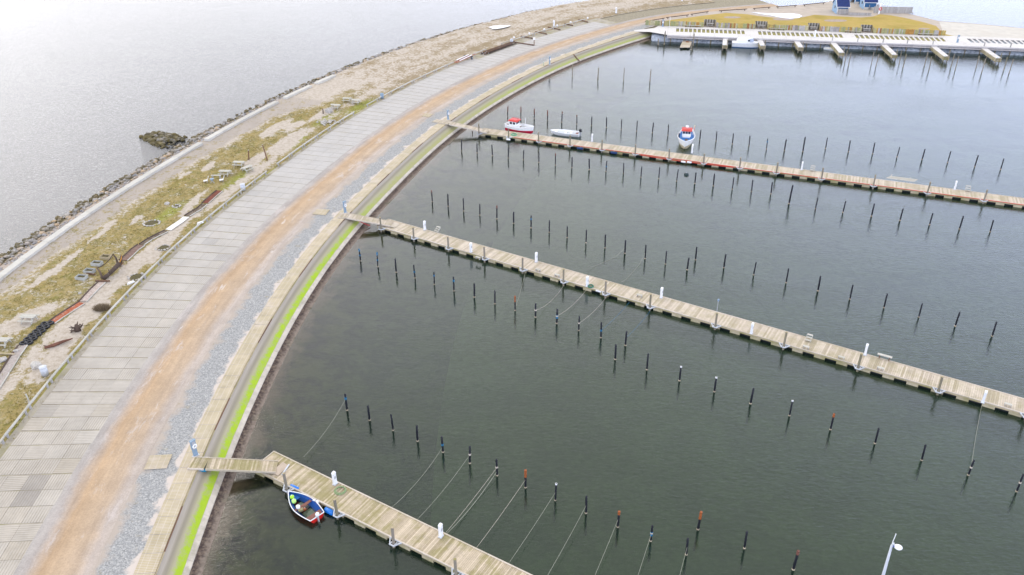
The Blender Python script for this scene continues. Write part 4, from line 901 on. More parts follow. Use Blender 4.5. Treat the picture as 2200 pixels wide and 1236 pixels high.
def outboard(parent, x, z, col, s=1.0):
    mb = MB().tube([(x - 0.1 * s, 0, z + 0.22 * s), (x - 0.14 * s, 0, z + 0.3 * s), (x - 0.14 * s, 0, z + 0.5 * s), (x - 0.16 * s, 0, z + 0.56 * s)], [0.13 * s, 0.19 * s, 0.18 * s, 0.08 * s], 10)
    o = ob('outboard_motor', mb, col, parent, smooth=True)
    ob('leg', MB().bar((x - 0.16 * s, 0, z + 0.24 * s), (x - 0.2 * s, 0, z - 0.75 * s), 0.1 * s, 0.16 * s).box((x - 0.24 * s, 0, z - 0.6 * s), (0.34 * s, 0.2 * s, 0.03)), M_GREYMET, o)
    ob('clamp', MB().box((x + 0.02, 0, z + 0.08), (0.14 * s, 0.24 * s, 0.26 * s)), M_GREYMET, o)
# blue and red rowing boat alongside the nearest pier
sb, bb = (-16.82, 51.67, 0.5), (-19.87, 54.54, 0.62)
d = thing('rowing_boat', 'open rowing boat, blue inside with red hull, moored to the nearest pier', 'rowing boat', ((sb[0] + bb[0]) / 2, (sb[1] + bb[1]) / 2, 0), aim(sb, bb))
Ld = math.hypot(bb[0] - sb[0], bb[1] - sb[1]); P = hull_fn(Ld * 0.97, 1.95, 0.48, 0.72, 0.2, 0.3, 0.06, 2.0)
ob('hull', hull_mesh(P), twotone('rowboat_hull', (0.6, 0.02, 0.015), (0.5, 0.015, 0.015), 0.1), d, smooth=True)
ob('interior', hull_mesh(P, 16, 5, 0.92, 0.16), M_BOATBLUE, d, smooth=True)
ob('gunwale', rim(P, 0.045), M_WHITE, d); ob('bottom_boards', plate(P, 0.34, 10, 0.84, 0.16, 0.44), M_ALU, d); ob('bottom_boards', plate(P, 0.36, 10, 0.82, 0.53, 0.74), M_ALU, d)
ob('stern_bench', MB().box((-Ld * 0.385, 0, 0.36), (0.46, 1.4, 0.05)), M_MAHOG, d); ob('thwart', MB().box((Ld * 0.02, 0, 0.37), (0.24, 1.72, 0.05)), M_MAHOG, d); ob('thwart', MB().box((-Ld * 0.03, -0.1, 0.4), (0.09, 1.3, 0.04), 0.2), M_MAHOG, d)
ob('bow_locker', plate(P, 0.72, 6, 0.9, 0.78, 0.97), flat('locker_blue', (0.015, 0.13, 0.42), 0.5), d)
for y in (0.66, -0.66): ob('side_locker', MB().box((Ld * 0.2, y, 0.33), (1.0, 0.16, 0.05), -0.22 * (1 if y > 0 else -1)), M_BOATBLUE, d)
outboard(d, -Ld * 0.475, 0.42, M_WHITE, 0.95)
def clutter(p, label, m, kind, s, cat):
    o = thing(kind, label, cat, p); ob('body', MB().tube([(0, 0, 0), (0, 0, 0.05 * s), (0, 0, 0.24 * s), (0, 0, 0.3 * s)], [0.1 * s, 0.17 * s, 0.16 * s, 0.06 * s], 10), m, o, smooth=True); ob('eye', MB().torus((0, 0, 0.32 * s), 0.05 * s, 0.018 * s, 8, 5, 'X'), M_WHITE, o); return o
M_LIME = flat('buoy_lime', (0.42, 0.8, 0.05), 0.5)
clutter((-19.52, 53.97, 0.42), 'lime yellow buoy in the bow of the rowing boat', M_LIME, 'buoy', 1.1, 'buoy'); clutter((-19.24, 53.46, 0.42), 'pale lime buoy behind the first in the rowing boat', flat('buoy_pale', (0.5, 0.85, 0.22), 0.5), 'buoy', 1.2, 'buoy')
clutter((-18.73, 52.78, 0.42), 'white canister beside the middle seat of the rowing boat', M_WHITE, 'canister', 1.1, 'canister'); clutter((-18.15, 52.67, 0.3), 'small orange can on the floor of the rowing boat', M_ORANGE, 'canister', 0.75, 'canister')
o = thing('crate', 'tan wooden crate by the middle seat of the rowing boat', 'crate', (-18.5, 52.62, 0.36), 0.5); ob('body', MB().box((0, 0, 0.0), (0.42, 0.3, 0.16)), M_FASC, o); ob('lid_slat', MB().box((0, 0.07, 0.095), (0.44, 0.1, 0.03)).box((0, -0.07, 0.095), (0.44, 0.1, 0.03)), M_DECK, o)
def mooring(a, b, label): line(a, b, 0.1, label, M_ROPE, 0.02)
mooring((-19.87, 54.53, 0.6), (-20.16, 55.16, 0.45), 'short line from the rowing boat bow to the first guide pile')

# red and white fishing cutter behind the farthest pier
def cutter(o, L, B, hullm, roofm, deckm, H=1.15, cab_x=-0.18, cab_l=0.27, cab_w=0.62, da=0.72):
    P = hull_fn(L, B, H, 0.62, 0.55, 0.42, 0.05, 2.3, 0.28)
    ob('hull', hull_mesh(P, 20, 8), hullm, o, smooth=True); ob('gunwale', rim(P, 0.07, 24, 0.02), M_WHITE, o); ob('deck', plate(P, da, 18, 0.95), deckm, o)
    ob('bulwark', hull_mesh(P, 20, 2, 0.94, da), M_WHITE, o, smooth=True)
    x0 = cab_x * L; cl, cw, z0 = cab_l * L, cab_w * B, H * 0.62
    mb = MB(); A = [(x0 - cl / 2, 0), (x0 + cl / 2, 0)]
    mb.box((x0, 0, z0 + 0.75), (cl, cw, 1.5)); mb.box((x0 + cl / 2 + 0.28, 0, z0 + 0.3), (0.56, cw * 0.85, 0.62)); cab = ob('wheelhouse', mb, M_WHITE, o)
    for sx, n in ((1, 3),):
        for j in range(3): ob('window', MB().box((x0 + cl / 2 + 0.012, (j - 1) * cw * 0.31, z0 + 1.18), (0.03, cw * 0.26, 0.42)), M_GLASS, cab)
    for sy in (-1, 1):
        for j in range(2): ob('window', MB().box((x0 + (j - 0.5) * cl * 0.44, sy * (cw / 2 + 0.012), z0 + 1.15), (cl * 0.32, 0.03, 0.42)), M_GLASS, cab)
    ob('door', MB().box((x0 - cl / 2 - 0.012, cw * 0.16, z0 + 0.62), (0.03, cw * 0.38, 1.2)), M_CREAM, cab)
    r = ob('roof', MB().box((x0 + 0.08, 0, z0 + 1.56), (cl * 1.28, cw * 1.22, 0.1)).box((x0, 0, z0 + 1.64), (cl * 1.0, cw * 0.95, 0.08)), roofm, cab)
    ob('roof_rail', MB().tube([(x0 - cl * .5, -cw * .5, z0 + 1.8), (x0 + cl * .5, -cw * .5, z0 + 1.8), (x0 + cl * .5, cw * .5, z0 + 1.8), (x0 - cl * .5, cw * .5, z0 + 1.8)], 0.03, 5), roofm, cab)
    return P, x0, cl, cw, z0
a1, b1 = (-0.98, 149.27, 1), (4.19, 146.64, 1.2)
o = thing('fishing_boat', 'small white fishing boat with red bottom and red wheelhouse roof', 'fishing boat', (1.65, 150.1, 0), aim(a1, b1))
L1 = math.hypot(b1[0] - a1[0], b1[1] - a1[1])
P, x0, cl, cw, z0 = cutter(o, L1 * 0.95, 2.35, twotone('cutter_red_white', (0.8, 0.8, 0.79), (0.5, 0.01, 0.045), 0.72), M_RED, M_CREAM, 1.1, -0.2, 0.27)
ob('mast', MB().tube([(L1 * 0.22, 0, 0.8), (L1 * 0.22, 0, 3.0)], 0.035, 6).tube([(L1 * 0.22, 0, 2.7), (x0, 0, z0 + 1.7)], 0.012, 4), M_WHITE, o)
ob('hatch', MB().box((L1 * 0.12, 0.1, 1.0), (0.8, 0.7, 0.25)), M_GREYMET, o); ob('winch', MB().tube([(L1 * 0.02, -0.3, 1.1), (L1 * 0.02, 0.35, 1.1)], 0.16, 9), M_BROWN, o)
mooring((-0.97, 148.17, 1.2), (-3.26, 149.57, 0.55), 'stern line of the red and white fishing boat')
# white open motor boat
a2, b2 = (12.77, 146.22, 0.6), (7.51, 147.69, 0.8)
o = thing('motor_boat', 'white open motor boat with black outboard behind the farthest pier', 'motor boat', (10.25, 148.35, 0), aim(a2, b2)); L2 = math.hypot(b2[0] - a2[0], b2[1] - a2[1])
P = hull_fn(L2 * 0.95, 1.95, 0.62, 0.86, 0.25, 0.25, 0.05, 2.6)
ob('hull', hull_mesh(P, 16, 7), M_WGEL, o, smooth=True); ob('interior', hull_mesh(P, 14, 4, 0.88, 0.3), M_WGEL, o, smooth=True); ob('gunwale', rim(P, 0.06), M_WHITE, o); ob('floor', plate(P, 0.34, 12, 0.85, 0.02, 0.9), M_CREAM, o)
ob('foredeck', plate(P, 0.97, 6, 0.95, 0.78, 0.99), M_WGEL, o); ob('thwart', MB().box((0, 0, 0.45), (0.4, 1.6, 0.06)), M_WGEL, o); ob('console', MB().box((-L2 * 0.2, 0.1, 0.55), (0.4, 0.5, 0.55)), M_WGEL, o); ob('stern_seat', MB().box((-L2 * 0.4, 0, 0.42), (0.5, 1.55, 0.07)), M_MAHOG, o)
outboard(o, -L2 * 0.475, 0.55, M_BLACK, 1.5)
# blue and white cutter lying bow-on to the farthest pier
hd = radians(DC - 90 + 8); cpt = (31.04, 140.17, 0)
o = thing('fishing_boat', 'white cutter with blue deck and red roof lying bow on to the pier', 'fishing boat', (cpt[0] - 2.9 * cos(hd), cpt[1] - 2.9 * sin(hd) + 0.3, 0), hd)
P, x0, cl, cw, z0 = cutter(o, 6.8, 3.0, twotone('cutter_white', (0.8, 0.79, 0.77), (0.5, 0.42, 0.28), 0.62), flat('roof_coral', (0.62, 0.07, 0.05), 0.5), flat('deck_blue', (0.0, 0.13, 0.42), 0.5), 1.2, -0.17, 0.22, 0.52, 0.93)
ob('radar', MB().cyl((x0, 0, z0 + 2.0), 0.3, 0.22, 12), M_WHITE, o); ob('mast', MB().tube([(x0, 0, z0 + 1.7), (x0, 0, z0 + 4.2)], 0.035, 6).tube([(x0, -0.5, z0 + 3.2), (x0, 0.5, z0 + 3.2)], 0.02, 5).tube([(x0 + .1, 0.3, z0 + 1.7), (x0 + .1, 0.3, z0 + 5.6)], 0.015, 5), M_GREYMET, o)
ob('net_hauler', MB().tube([(0.6, -1.25, 1.1), (0.6, -1.25, 1.9)], 0.1, 8).torus((0.6, -1.3, 1.75), 0.28, 0.1, 12, 6, 'Y'), M_BLACK, o); ob('anchor_winch', MB().box((2.0, 0.15, 1.35), (0.45, 0.5, 0.35)), M_BROWN, o)
ob('flag_staff', MB().tube([(-1.2, 1.0, 1.3), (-1.3, 1.25, 3.1)], 0.025, 5), M_WHITE, o); ob('buoy_flag', MB().box((-1.32, 1.3, 2.95), (0.3, 0.04, 0.35)), flat('flag_yellow', (0.75, 0.55, 0.05), 0.6), o); ob('buoy_flag', MB().box((-1.3, 1.27, 2.5), (0.28, 0.06, 0.45)), M_RED, o)
o = thing('service_pedestal', 'white service pedestal right beside the bow of the blue decked cutter', 'service pedestal', (31.67, 137.08, 0.56), radians(DC)); o.scale = (1.15, 1.15, 1.2)
for k in ('column', 'cap', 'outlet_panel', 'foot'): put(k, ped_mesh[k], o)
# mooring buoy and small craft in the far basin
o = thing('buoy', 'small dark mooring buoy afloat before the farthest pier', 'buoy', (29.15, 128.48, 0)); ob('body', MB().tube([(0, 0, -0.25), (0, 0, -0.1), (0, 0, 0.22), (0, 0, 0.34)], [0.2, 0.42, 0.4, 0.12], 12), flat('buoy_dark', (0.03, 0.05, 0.05), 0.5), o, smooth=True); ob('ring', MB().torus((0, 0, 0.38), 0.09, 0.025, 10, 5, 'X'), M_GALV, o)
a3, b3 = (56.4, 215.19, 0.8), (62.88, 213.02, 0.8)
o = thing('cabin_boat', 'large white cabin boat moored alongside the far boardwalk', 'motor boat', (60.1, 212.75, 0), radians(-11.5)); L3 = 7.2
P = hull_fn(L3, 2.5, 1.25, 0.82, 0.5, 0.2, 0.04, 2.5); ob('hull', hull_mesh(P, 18, 7), twotone('cabin_hull', (0.8, 0.8, 0.8), (0.05, 0.16, 0.36), 0.16), o, smooth=True); ob('deck', plate(P, 0.98, 16, 0.96), M_WGEL, o); ob('rubbing_strake', rim(P, 0.06, 20, -0.1), M_WHITE, o)
ob('coachroof', MB().tube([(-L3 * 0.32, 0, 1.35), (-L3 * 0.3, 0, 1.5), (L3 * 0.12, 0, 1.6), (L3 * 0.2, 0, 1.45)], [0.5, 0.85, 0.85, 0.5], 10), M_WGEL, o, smooth=True)
c = ob('windshield', MB().box((L3 * 0.15, 0, 1.95), (0.9, 1.9, 0.8), rot=Matrix.Rotation(-0.35, 3, 'Y')), flat('tinted_screen', (0.45, 0.5, 0.62), 0.2), o); ob('frame', MB().bar((L3 * 0.15 - 0.5, -0.98, 2.35), (L3 * 0.15 - 0.5, 0.98, 2.35), 0.12, 0.1).bar((L3 * 0.15 + 0.3, -0.98, 1.6), (L3 * 0.15 + 0.3, 0.98, 1.6), 0.1, 0.08), M_WGEL, c); ob('side_window', MB().box((L3 * 0.06, -0.93, 1.85), (0.5, 0.04, 0.4)), M_GLASS, c)
ob('pulpit', MB().tube([P(0.8, 1, 1) + Vector((0, 0, .5)), P(0.99, 1, 1) + Vector((0, 0, .55)), P(0.8, 1, -1) + Vector((0, 0, .5))], 0.03, 5), M_GALV, o)
o = thing('rowing_boat', 'small round white dinghy tied beside the fourth boardwalk finger', 'rowing boat', (79.93, 209.1, 0), radians(-35)); P = hull_fn(2.5, 1.35, 0.42, 0.8, 0.15, 0.15, 0.02, 2.6)
ob('hull', hull_mesh(P, 14, 6), M_WGEL, o, smooth=True); ob('gunwale', rim(P, 0.06, 16), M_WHITE, o); ob('interior', hull_mesh(P, 12, 4, 0.88, 0.3), M_CREAM, o, smooth=True); ob('thwart', MB().box((-.2, 0, .3), (.3, 1.1, .05)), M_CREAM, o)
# raft
q = [(44.98, 218.53, 0.45), (47.45, 218.44, 0.45), (45.41, 211.22, 0.45), (42.9, 211.31, 0.45)]
o = thing('raft', 'square pale timber raft floating off the left end of the boardwalk', 'raft', (0, 0, 0))
for k in range(9):
    t0, t1 = k / 9, (k + 0.93) / 9; A, B_, C_, D_ = (Vector(v) for v in q); mb = MB(); top = [A.lerp(D_, t0), B_.lerp(C_, t0), B_.lerp(C_, t1), A.lerp(D_, t1)]; mb.face(top[::-1]); bt = [v - Vector((0, 0, .1)) for v in top]; mb.face(bt)
    for i in range(4): mb.face([top[i], top[(i + 1) % 4], bt[(i + 1) % 4], bt[i]])
    ob('board', mb, M_DECKP, o)
for t in (0.15, 0.85): ob('float', MB().bar(A.lerp(B_, t) - Vector((0, 0, .3)), D_.lerp(C_, t) - Vector((0, 0, .3)), 0.6, 0.4), M_FLOAT, o)
ob('hatch', MB().box((45.86, 216.8, 0.5), (0.7, 0.6, 0.1)), M_ORANGE, o)

# ================================================================== things on the dune strip
def zg(x, y):
    s, o_ = inv(x, y); return dune_z(s, o_)
def picnic(p, rz, label, m=M_PICNIC, s=1.0, loose=True):
    z = p[2]; o = thing('picnic_table', label, 'picnic table', (p[0], p[1], z), rz, 'picnic tables'); o.scale = (s, s, s)
    for k in range(4): ob('table_plank', MB().box((0, -0.3 + 0.2 * k, 0.74), (1.8, 0.185, 0.05)), m, o)
    for y in (-0.68, 0.68): ob('bench', MB().box((0, y, 0.45), (1.8, 0.28, 0.05)), m, o)
    for x in (-0.6, 0.6):
        for sy in (-1, 1): ob('leg', MB().bar((x, sy * 0.62, 0), (x, sy * 0.22, 0.72), 0.07, 0.12), m, o)
        ob('crossbar', MB().bar((x, -0.75, 0.41), (x, 0.75, 0.41), 0.06, 0.1), m, o)
    return o
for p, rz, l in (((-55.89, 81.27, 1.85), -0.06, 'pale picnic table beside the upper end of the tyre track'), ((-56.53, 76.56, 1.85), -0.06, 'pale picnic table cut by the left picture edge below the tyre track'), ((-45.16, 129.41, 1.85), -0.1, 'pale picnic table at the back right of the middle picnic group'), ((-43.28, 127.62, 1.85), 0.95, 'pale picnic table turned across its neighbours near the log rail'), ((-46.29, 125.39, 1.85), -0.1, 'pale picnic table between the fire ring benches and the back tables'), ((-33.05, 164.1, 1.8), -0.18, 'left one of the far pair of joined picnic tables'), ((-31.11, 163.13, 1.8), -0.18, 'right one of the far pair of joined picnic tables'), ((-34.6, 159.63, 1.8), -0.18, 'far picnic table by the grey boulder')):
    picnic((p[0], p[1], zg(p[0], p[1])), rz, l)
# low fire place table with two slanted seats
p = (-47.11, 122.89, 1.85); o = thing('bench', 'narrow pale bench over the barbecue place', 'bench', (p[0], p[1], zg(p[0], p[1])), -0.06); ob('seat', MB().box((0, 0.6, 0.7), (1.6, 0.3, 0.05)), M_PICNIC, o)
for x in (-.6, .6): ob('leg', MB().bar((x, .6, 0), (x, .6, .68), 0.08, 0.2), M_GREYWOOD, o)
for p, l, r in (((-48.42, 122.35, 1.85), 'white slanted seat left of the barbecue', 0.25), ((-46.01, 122.68, 1.85), 'white slanted seat right of the barbecue', 0.25)):
    o = thing('chair', l, 'chair', (p[0], p[1], zg(p[0], p[1])), r, 'slanted seats at the barbecue'); ob('seat', MB().bar((-.35, 0, .3), (.25, 0, .36), 0.5, 0.05), M_WHITE, o); ob('backrest', MB().bar((.25, 0, .36), (.5, 0, .95), 0.5, 0.05), M_WHITE, o); ob('leg', MB().box((-.25, 0, .14), (.06, .4, .28)).box((.2, 0, .16), (.06, .4, .32)), M_GREYWOOD, o)
p = (-47.27, 121.95, 1.85); o = thing('barbecue', 'small grey barbecue stand between the slanted seats', 'barbecue', (p[0], p[1], zg(p[0], p[1]))); ob('bowl', MB().cyl((0, 0, .5), .22, .25, 10, r2=.34), M_BLUEGREY, o); ob('stand', MB().tube([(-.3, 0, 0), (0, 0, .5)], .04, 5).tube([(.3, 0, 0), (0, 0, .5)], .04, 5).tube([(0, .3, 0), (0, 0, .5)], .04, 5), M_GREYMET, o)
# planter boxes
M_PLANT = flat('planter_grey', (0.4, 0.4, 0.37), 0.8, var=0.15); M_SOIL = basic('soil_weeds', (0.1, 0.085, 0.04), 0.3, 3, 0.95)
for p, l, w in (((-53.98, 95.06, 1.9), 'grey planter box second from the top in the slanting row', 1), ((-54.08, 93.06, 1.9), 'grey planter box third from the top in the slanting row', 1), ((-54.34, 91.36, 1.9), 'grey planter box lowest in the slanting row', 1), ((-53.59, 96.86, 1.9), 'worn tan planter box uppermost behind the driftwood', 0)):
    o = thing('planter_box', l, 'planter', (p[0], p[1], zg(p[0], p[1])), -0.16, 'planter boxes'); o.scale = (.85, .8, 1); m = M_PLANT if w else M_FASC
    for y in (-.5, .5): ob('side', MB().box((0, y, .2), (1.5, .07, .42)), m, o)
    for x in (-.72, .72): ob('side', MB().box((x, 0, .2), (.07, .93, .42)), m, o)
    ob('soil', MB().box((0, 0, .12), (1.38, .93, .2)), M_SOIL, o)
o = thing('planter_box', 'low broken tan planter frame squeezed between the two lower grey boxes', 'planter', (-54.11, 92.29, 1.85), -0.16); ob('side', MB().bar((-.9, .1, .1), (.3, -.1, .16), .08, .2), M_FASC, o); ob('side', MB().bar((-.3, .35, .1), (1.1, .12, .15), .08, .2), M_BROWN, o)
# sensory trail beds
M_RBARK = basic('red_bark', (0.36, 0.1, 0.045), 0.3, 4, 0.95, dirt=(0.55, 0.42, 0.36), dscale=2.2, damt=0.6, bump=0.6); M_PEB = basic('pink_pebbles', (0.42, 0.34, 0.3), 0.25, 5, 0.9, dirt=(0.6, 0.52, 0.45), dscale=3, damt=0.6, bump=0.6)
M_CHIP = basic('brown_chips', (0.2, 0.13, 0.105), 0.25, 4, 0.95, bump=0.6); M_MULCH = basic('dark_mulch', (0.12, 0.09, 0.065), 0.35, 3, 0.95, dirt=(0.34, 0.28, 0.22), dscale=1.5, damt=0.7, bump=0.6); M_DRED = basic('dark_red_bark', (0.17, 0.055, 0.035), 0.3, 3, 0.95, bump=0.6); M_GPEB = basic('grey_pebbles', (0.38, 0.33, 0.3), 0.2, 4, 0.9, bump=0.6)
M_WBED = basic('white_shells', (0.72, 0.71, 0.69), 0.08, 3, 0.9, bump=0.4)
def bed(pts, w, m, label, border=True, h=0.16, edge2=M_LOG):
    c = [Vector(p) for p in pts]; o = thing('trail_bed', label, 'path bed', (0, 0, 0), 0, 'beds of the barefoot trail'); mb = MB(); Lf, Rt = [], []
    for i, p in enumerate(c):
        t = (c[min(i + 1, len(c) - 1)] - c[max(i - 1, 0)]); t.z = 0; t.normalize(); n = Vector((-t.y, t.x, 0)); z = zg(p.x, p.y)
        Lf.append(Vector((p.x, p.y, z + 0.07)) + n * w / 2); Rt.append(Vector((p.x, p.y, z + 0.07)) - n * w / 2)
    for i in range(len(c) - 1):
        for k in range(3): mb.face([Rt[i].lerp(Rt[i + 1], k / 3), Rt[i].lerp(Rt[i + 1], (k + 1) / 3), Lf[i].lerp(Lf[i + 1], (k + 1) / 3), Lf[i].lerp(Lf[i + 1], k / 3)])
    ob('filling', mb, m, o)
    if border:
        for i in range(len(c) - 1):
            ob('border_log', MB().tube([Lf[i], Lf[i].lerp(Lf[i + 1], .97)], 0.11, 6), M_DRIFT, o); ob('border_log', MB().tube([Rt[i], Rt[i].lerp(Rt[i + 1], .95)], 0.07, 6), edge2, o)
    return o
bed([(-53.02, 68.11, 1.85), (-53.58, 71.35, 1.85), (-53.96, 74.27, 1.85), (-54.2, 76.43, 1.85)], 1.0, M_GPEB, 'grey pebble bed of the barefoot trail below the tyres')
bed([(-53.3, 81.03, 1.85), (-52.99, 82.44, 1.85), (-52.46, 83.89, 1.85), (-51.78, 85.59, 1.85)], 1.0, M_RBARK, 'bright red bark bed of the barefoot trail above the tyres')
bed([(-51.76, 85.81, 1.85), (-51.65, 87.35, 1.85), (-51.55, 88.82, 1.85), (-51.43, 90.45, 1.85)], 1.0, M_PEB, 'pinkish pebble bed of the barefoot trail left of the driftwood')
bed([(-51.08, 96.26, 1.85), (-50.92, 97.7, 1.85), (-50.74, 99.3, 1.85), (-50.39, 100.67, 1.85)], 1.15, M_CHIP, 'brown chip bed of the barefoot trail right of the driftwood')
bed([(-50.38, 100.81, 1.85), (-49.87, 102.49, 1.85), (-49.23, 103.93, 1.85), (-48.54, 105.09, 1.85)], 0.8, M_MULCH, 'dark twig bed of the barefoot trail below the white bed')
bed([(-48.45, 105.39, 1.85), (-48.07, 106.74, 1.85), (-47.67, 108.27, 1.85), (-47.39, 109.84, 1.85)], 1.0, M_WBED, 'bright white bed of the barefoot trail', False)
bed([(-47.36, 110.16, 1.85), (-46.9, 111.44, 1.85), (-46.38, 112.58, 1.85), (-46.08, 114.25, 1.85)], 0.9, M_MULCH, 'dark log bed of the barefoot trail above the white bed')
bed([(-46.11, 114.59, 1.85), (-45.89, 116.13, 1.85), (-45.67, 117.71, 1.85), (-45.37, 119.32, 1.85)], 1.05, M_DRED, 'dark red bark bed at the top end of the barefoot trail')
tm = MB().torus((0, 0, .12), 0.3, 0.13, 16, 6, sq=0.85).mesh('rubber', M_BLACK, True); rimm = MB().torus((0, 0, .12), 0.19, 0.03, 14, 4).mesh('bead', M_FLOAT)
T0, T1 = Vector((-54.02, 76.71, 1.85)), Vector((-53.62, 81.03, 1.85)); tn = Vector((-(T1 - T0).y, (T1 - T0).x, 0)).normalized()
for k in range(12):
    t = (k // 2) / 5.3 + (0.04 if k % 2 else 0); p = T0.lerp(T1, t) + tn * (0.34 if k % 2 == 0 else -0.3)
    o = thing('tyre', 'black car tyre, %s pair up the tyre track, %s side' % (ORD[k // 2], 'sea' if k % 2 == 0 else 'road'), 'tyre', (p.x, p.y, zg(p.x, p.y)), 0, 'tyres of the barefoot trail'); put('rubber', tm, o); put('bead', rimm, o)
# driftwood sculpture
p0 = (-51.62, 91.17, 1.85); o = thing('driftwood', 'big dark driftwood tree trunk with upright limbs lying across the trail', 'driftwood', (p0[0], p0[1], zg(p0[0], p0[1])))
def rel(px): return Vector(px) - Vector(p0)
ob('trunk', MB().tube([(0, 0, .15), rel((-51.12, 91.73, 2.2)), rel((-50.81, 92.96, 2.4)), rel((-50.62, 94.14, 2.5))], [0.3, 0.24, 0.27, 0.3], 9), M_DRIFT, o, smooth=True)
for a, b2, r, m in (((-51.78, 91.44, 1.9), (-52.98, 93, 2.6), .16, M_DRIFT), ((-51.25, 95.02, 2.1), (-52.01, 95.92, 3), .14, M_DRIFT), ((-51.04, 95.06, 1.8), (-50.6, 95.13, 3.2), .2, M_DRIFT), ((-50.81, 94.71, 2.4), (-50.49, 95.07, 3.3), .09, flat('split_wood', (0.5, 0.22, 0.04), 0.8)), ((-51, 91.92, 2.3), (-50.82, 91.62, 3), .13, M_DRIFT), ((-50.96, 94.63, 1.9), (-50.52, 95.21, 2.2), .12, M_BROWN)):
    A, B2 = rel(a), rel(b2); ob('limb', MB().tube([A, A.lerp(B2, .5) + Vector((.08, .05, 0)), B2], [r, r * .8, r * .45], 7), m, o, smooth=True)
o = thing('log', 'short tan log across the trail below the driftwood', 'log', (-51.28, 90.6, 2)); ob('bark', MB().tube([(-1.0, .05, 0), (0, -.03, 0), (.9, -.1, .02)], [.12, .14, .11], 8), M_BROWN, o, smooth=True); ob('cut_end', MB().tube([(.9, -.1, .02), (.915, -.1, .02)], .1, 8), M_DECK, o)
o = thing('rope', 'dark sagging rope strung between the driftwood limbs', 'rope', (0, 0, 0)); line((-52.01, 95.92, 3), (-52.93, 92.88, 2.6), 0.35, 'dark sagging rope strung between the driftwood limbs', M_DRIFT, .05); bpy.data.objects.remove(o)
a, b2 = Vector((-51.54, 75.85, 1.85)), Vector((-49.15, 77.47, 1.85)); mm = (a + b2) / 2; mm.z = zg(mm.x, mm.y); o = thing('log', 'long thin brown log lying on the sand below the rail', 'log', mm, aim(a, b2)); h = (b2 - a).length / 2
ob('bark', MB().tube([(-h, 0, .15), (-h * .4, -.1, .2), (h * .3, .08, .2), (h, .2, .16)], [.13, .2, .17, .06], 8), flat('reddish_bark', (0.16, 0.075, 0.05), 0.9, var=0.3), o, smooth=True); ob('branch_stub', MB().tube([(-h * .8, 0, .2), (-h * 1.02, .25, .3)], [.1, .04], 6), M_DRIFT, o)
p = (-49.59, 79.55, 1.75); o = thing('root_stump', 'dark upturned root stump on the sand beside the rail', 'stump', (p[0], p[1], zg(p[0], p[1]))); ob('stump', MB().tube([(0, 0, 0), (0, .05, .5), (-.1, .1, .8)], [.38, .3, .12], 8), M_DRIFT, o, smooth=True); rr = random.Random(5)
for k in range(9):
    a = rr.uniform(0, 6.3); ob('root', MB().tube([(0, 0, .35), (cos(a) * .45, sin(a) * .45, .35 + rr.uniform(-.2, .4)), (cos(a) * .8, sin(a) * .8, .3 + rr.uniform(-.25, .7))], [.12, .08, .03], 5), M_DRIFT, o)
p = (-48.85, 84.31, 1.75); o = thing('dry_shrub', 'low bristly brown shrub on a sandy hump behind the rail', 'shrub', (p[0], p[1], zg(p[0], p[1]))); mb = MB()
for k in range(900):
    a, r = rr.uniform(0, 6.3), sqrt(rr.random()); x, y = cos(a) * r * 1.15, sin(a) * r * .85; h = (1 - r * r) * .5 + .3; b_ = Vector((x * .75, y * .75, 0)); t_ = Vector((x * 1.15 + rr.uniform(-.12, .12), y * 1.15 + rr.uniform(-.12, .12), h * rr.uniform(.6, 1.1))); mb.face([b_ + Vector((-.02, 0, 0)), b_ + Vector((.02, 0, 0)), t_])
def twig_mat():
    m, t = new_mat('twigs'); t.out(t.mix(t.rnd(), (0.14, 0.1, 0.06), (0.31, 0.24, 0.15)), .9); return m
stuff(ob('twigs', mb, twig_mat(), o)); ob('stem', MB().tube([(0, 0, 0), (.05, 0, .3)], .05, 5), M_DRIFT, o)
for (b0, t0, l) in (((-44.42, 132.37, 1.8), (-43.73, 131.03, 4), 'upright brown pole standing in the grass behind the picnic group'), ((-41.21, 132.23, 1.7), (-41.67, 132.43, 4.4), 'leaning brown pole in the sand behind the log rail')):
    o = thing('pole', l, 'pole', b0); v = Vector(t0) - Vector(b0); ob('shaft', MB().tube([(0, 0, -.3), v * .5 + Vector((.03, 0, 0)), v], [.12, .11, .09], 8), M_BROWN, o); ob('pole_top', MB().tube([v, v * 1.015], .085, 8), M_GREYWOOD, o)
# stones
def stone(p, r, label, grp=None):
    z = zg(p[0], p[1]); o = tag(put('stone', random.choice(ROCKS).copy(), None, (p[0], p[1], z + r * .25), (0, 0, random.uniform(0, 6)), r), label, 'stone', grp); o.data.materials.clear(); o.data.materials.append(M_STONE); return o
stone((-50.81, 72.54, 1.75), .75, 'pale boulder beside the grey bin'); stone((-35.46, 157.33, 1.8), .95, 'large grey boulder by the far picnic table'); stone((-54.37, 75.24, 1.8), .3, 'white stone at the edge of the grey pebble bed'); stone((-52.9, 87.6, 1.85), .22, 'small white stone below the planter boxes'); stone((-54.86, 73.49, 1.85), .5, 'grey stone at the left picture edge'); stone((-51.66, 114.02, 1.85), .45, 'pale flat stone in the grass above the small ring')
o = thing('post', 'short dark post beside the large grey boulder', 'post', (-36.38, 156.22, 1.8)); ob('shaft', MB().tube([(0, 0, -.2), (.03, 0, 1.1)], [.13, .1], 7), M_DRIFT, o); ob('post_top', MB().cyl((.03, 0, 1.1), .11, .05, 7), M_BROWN, o)
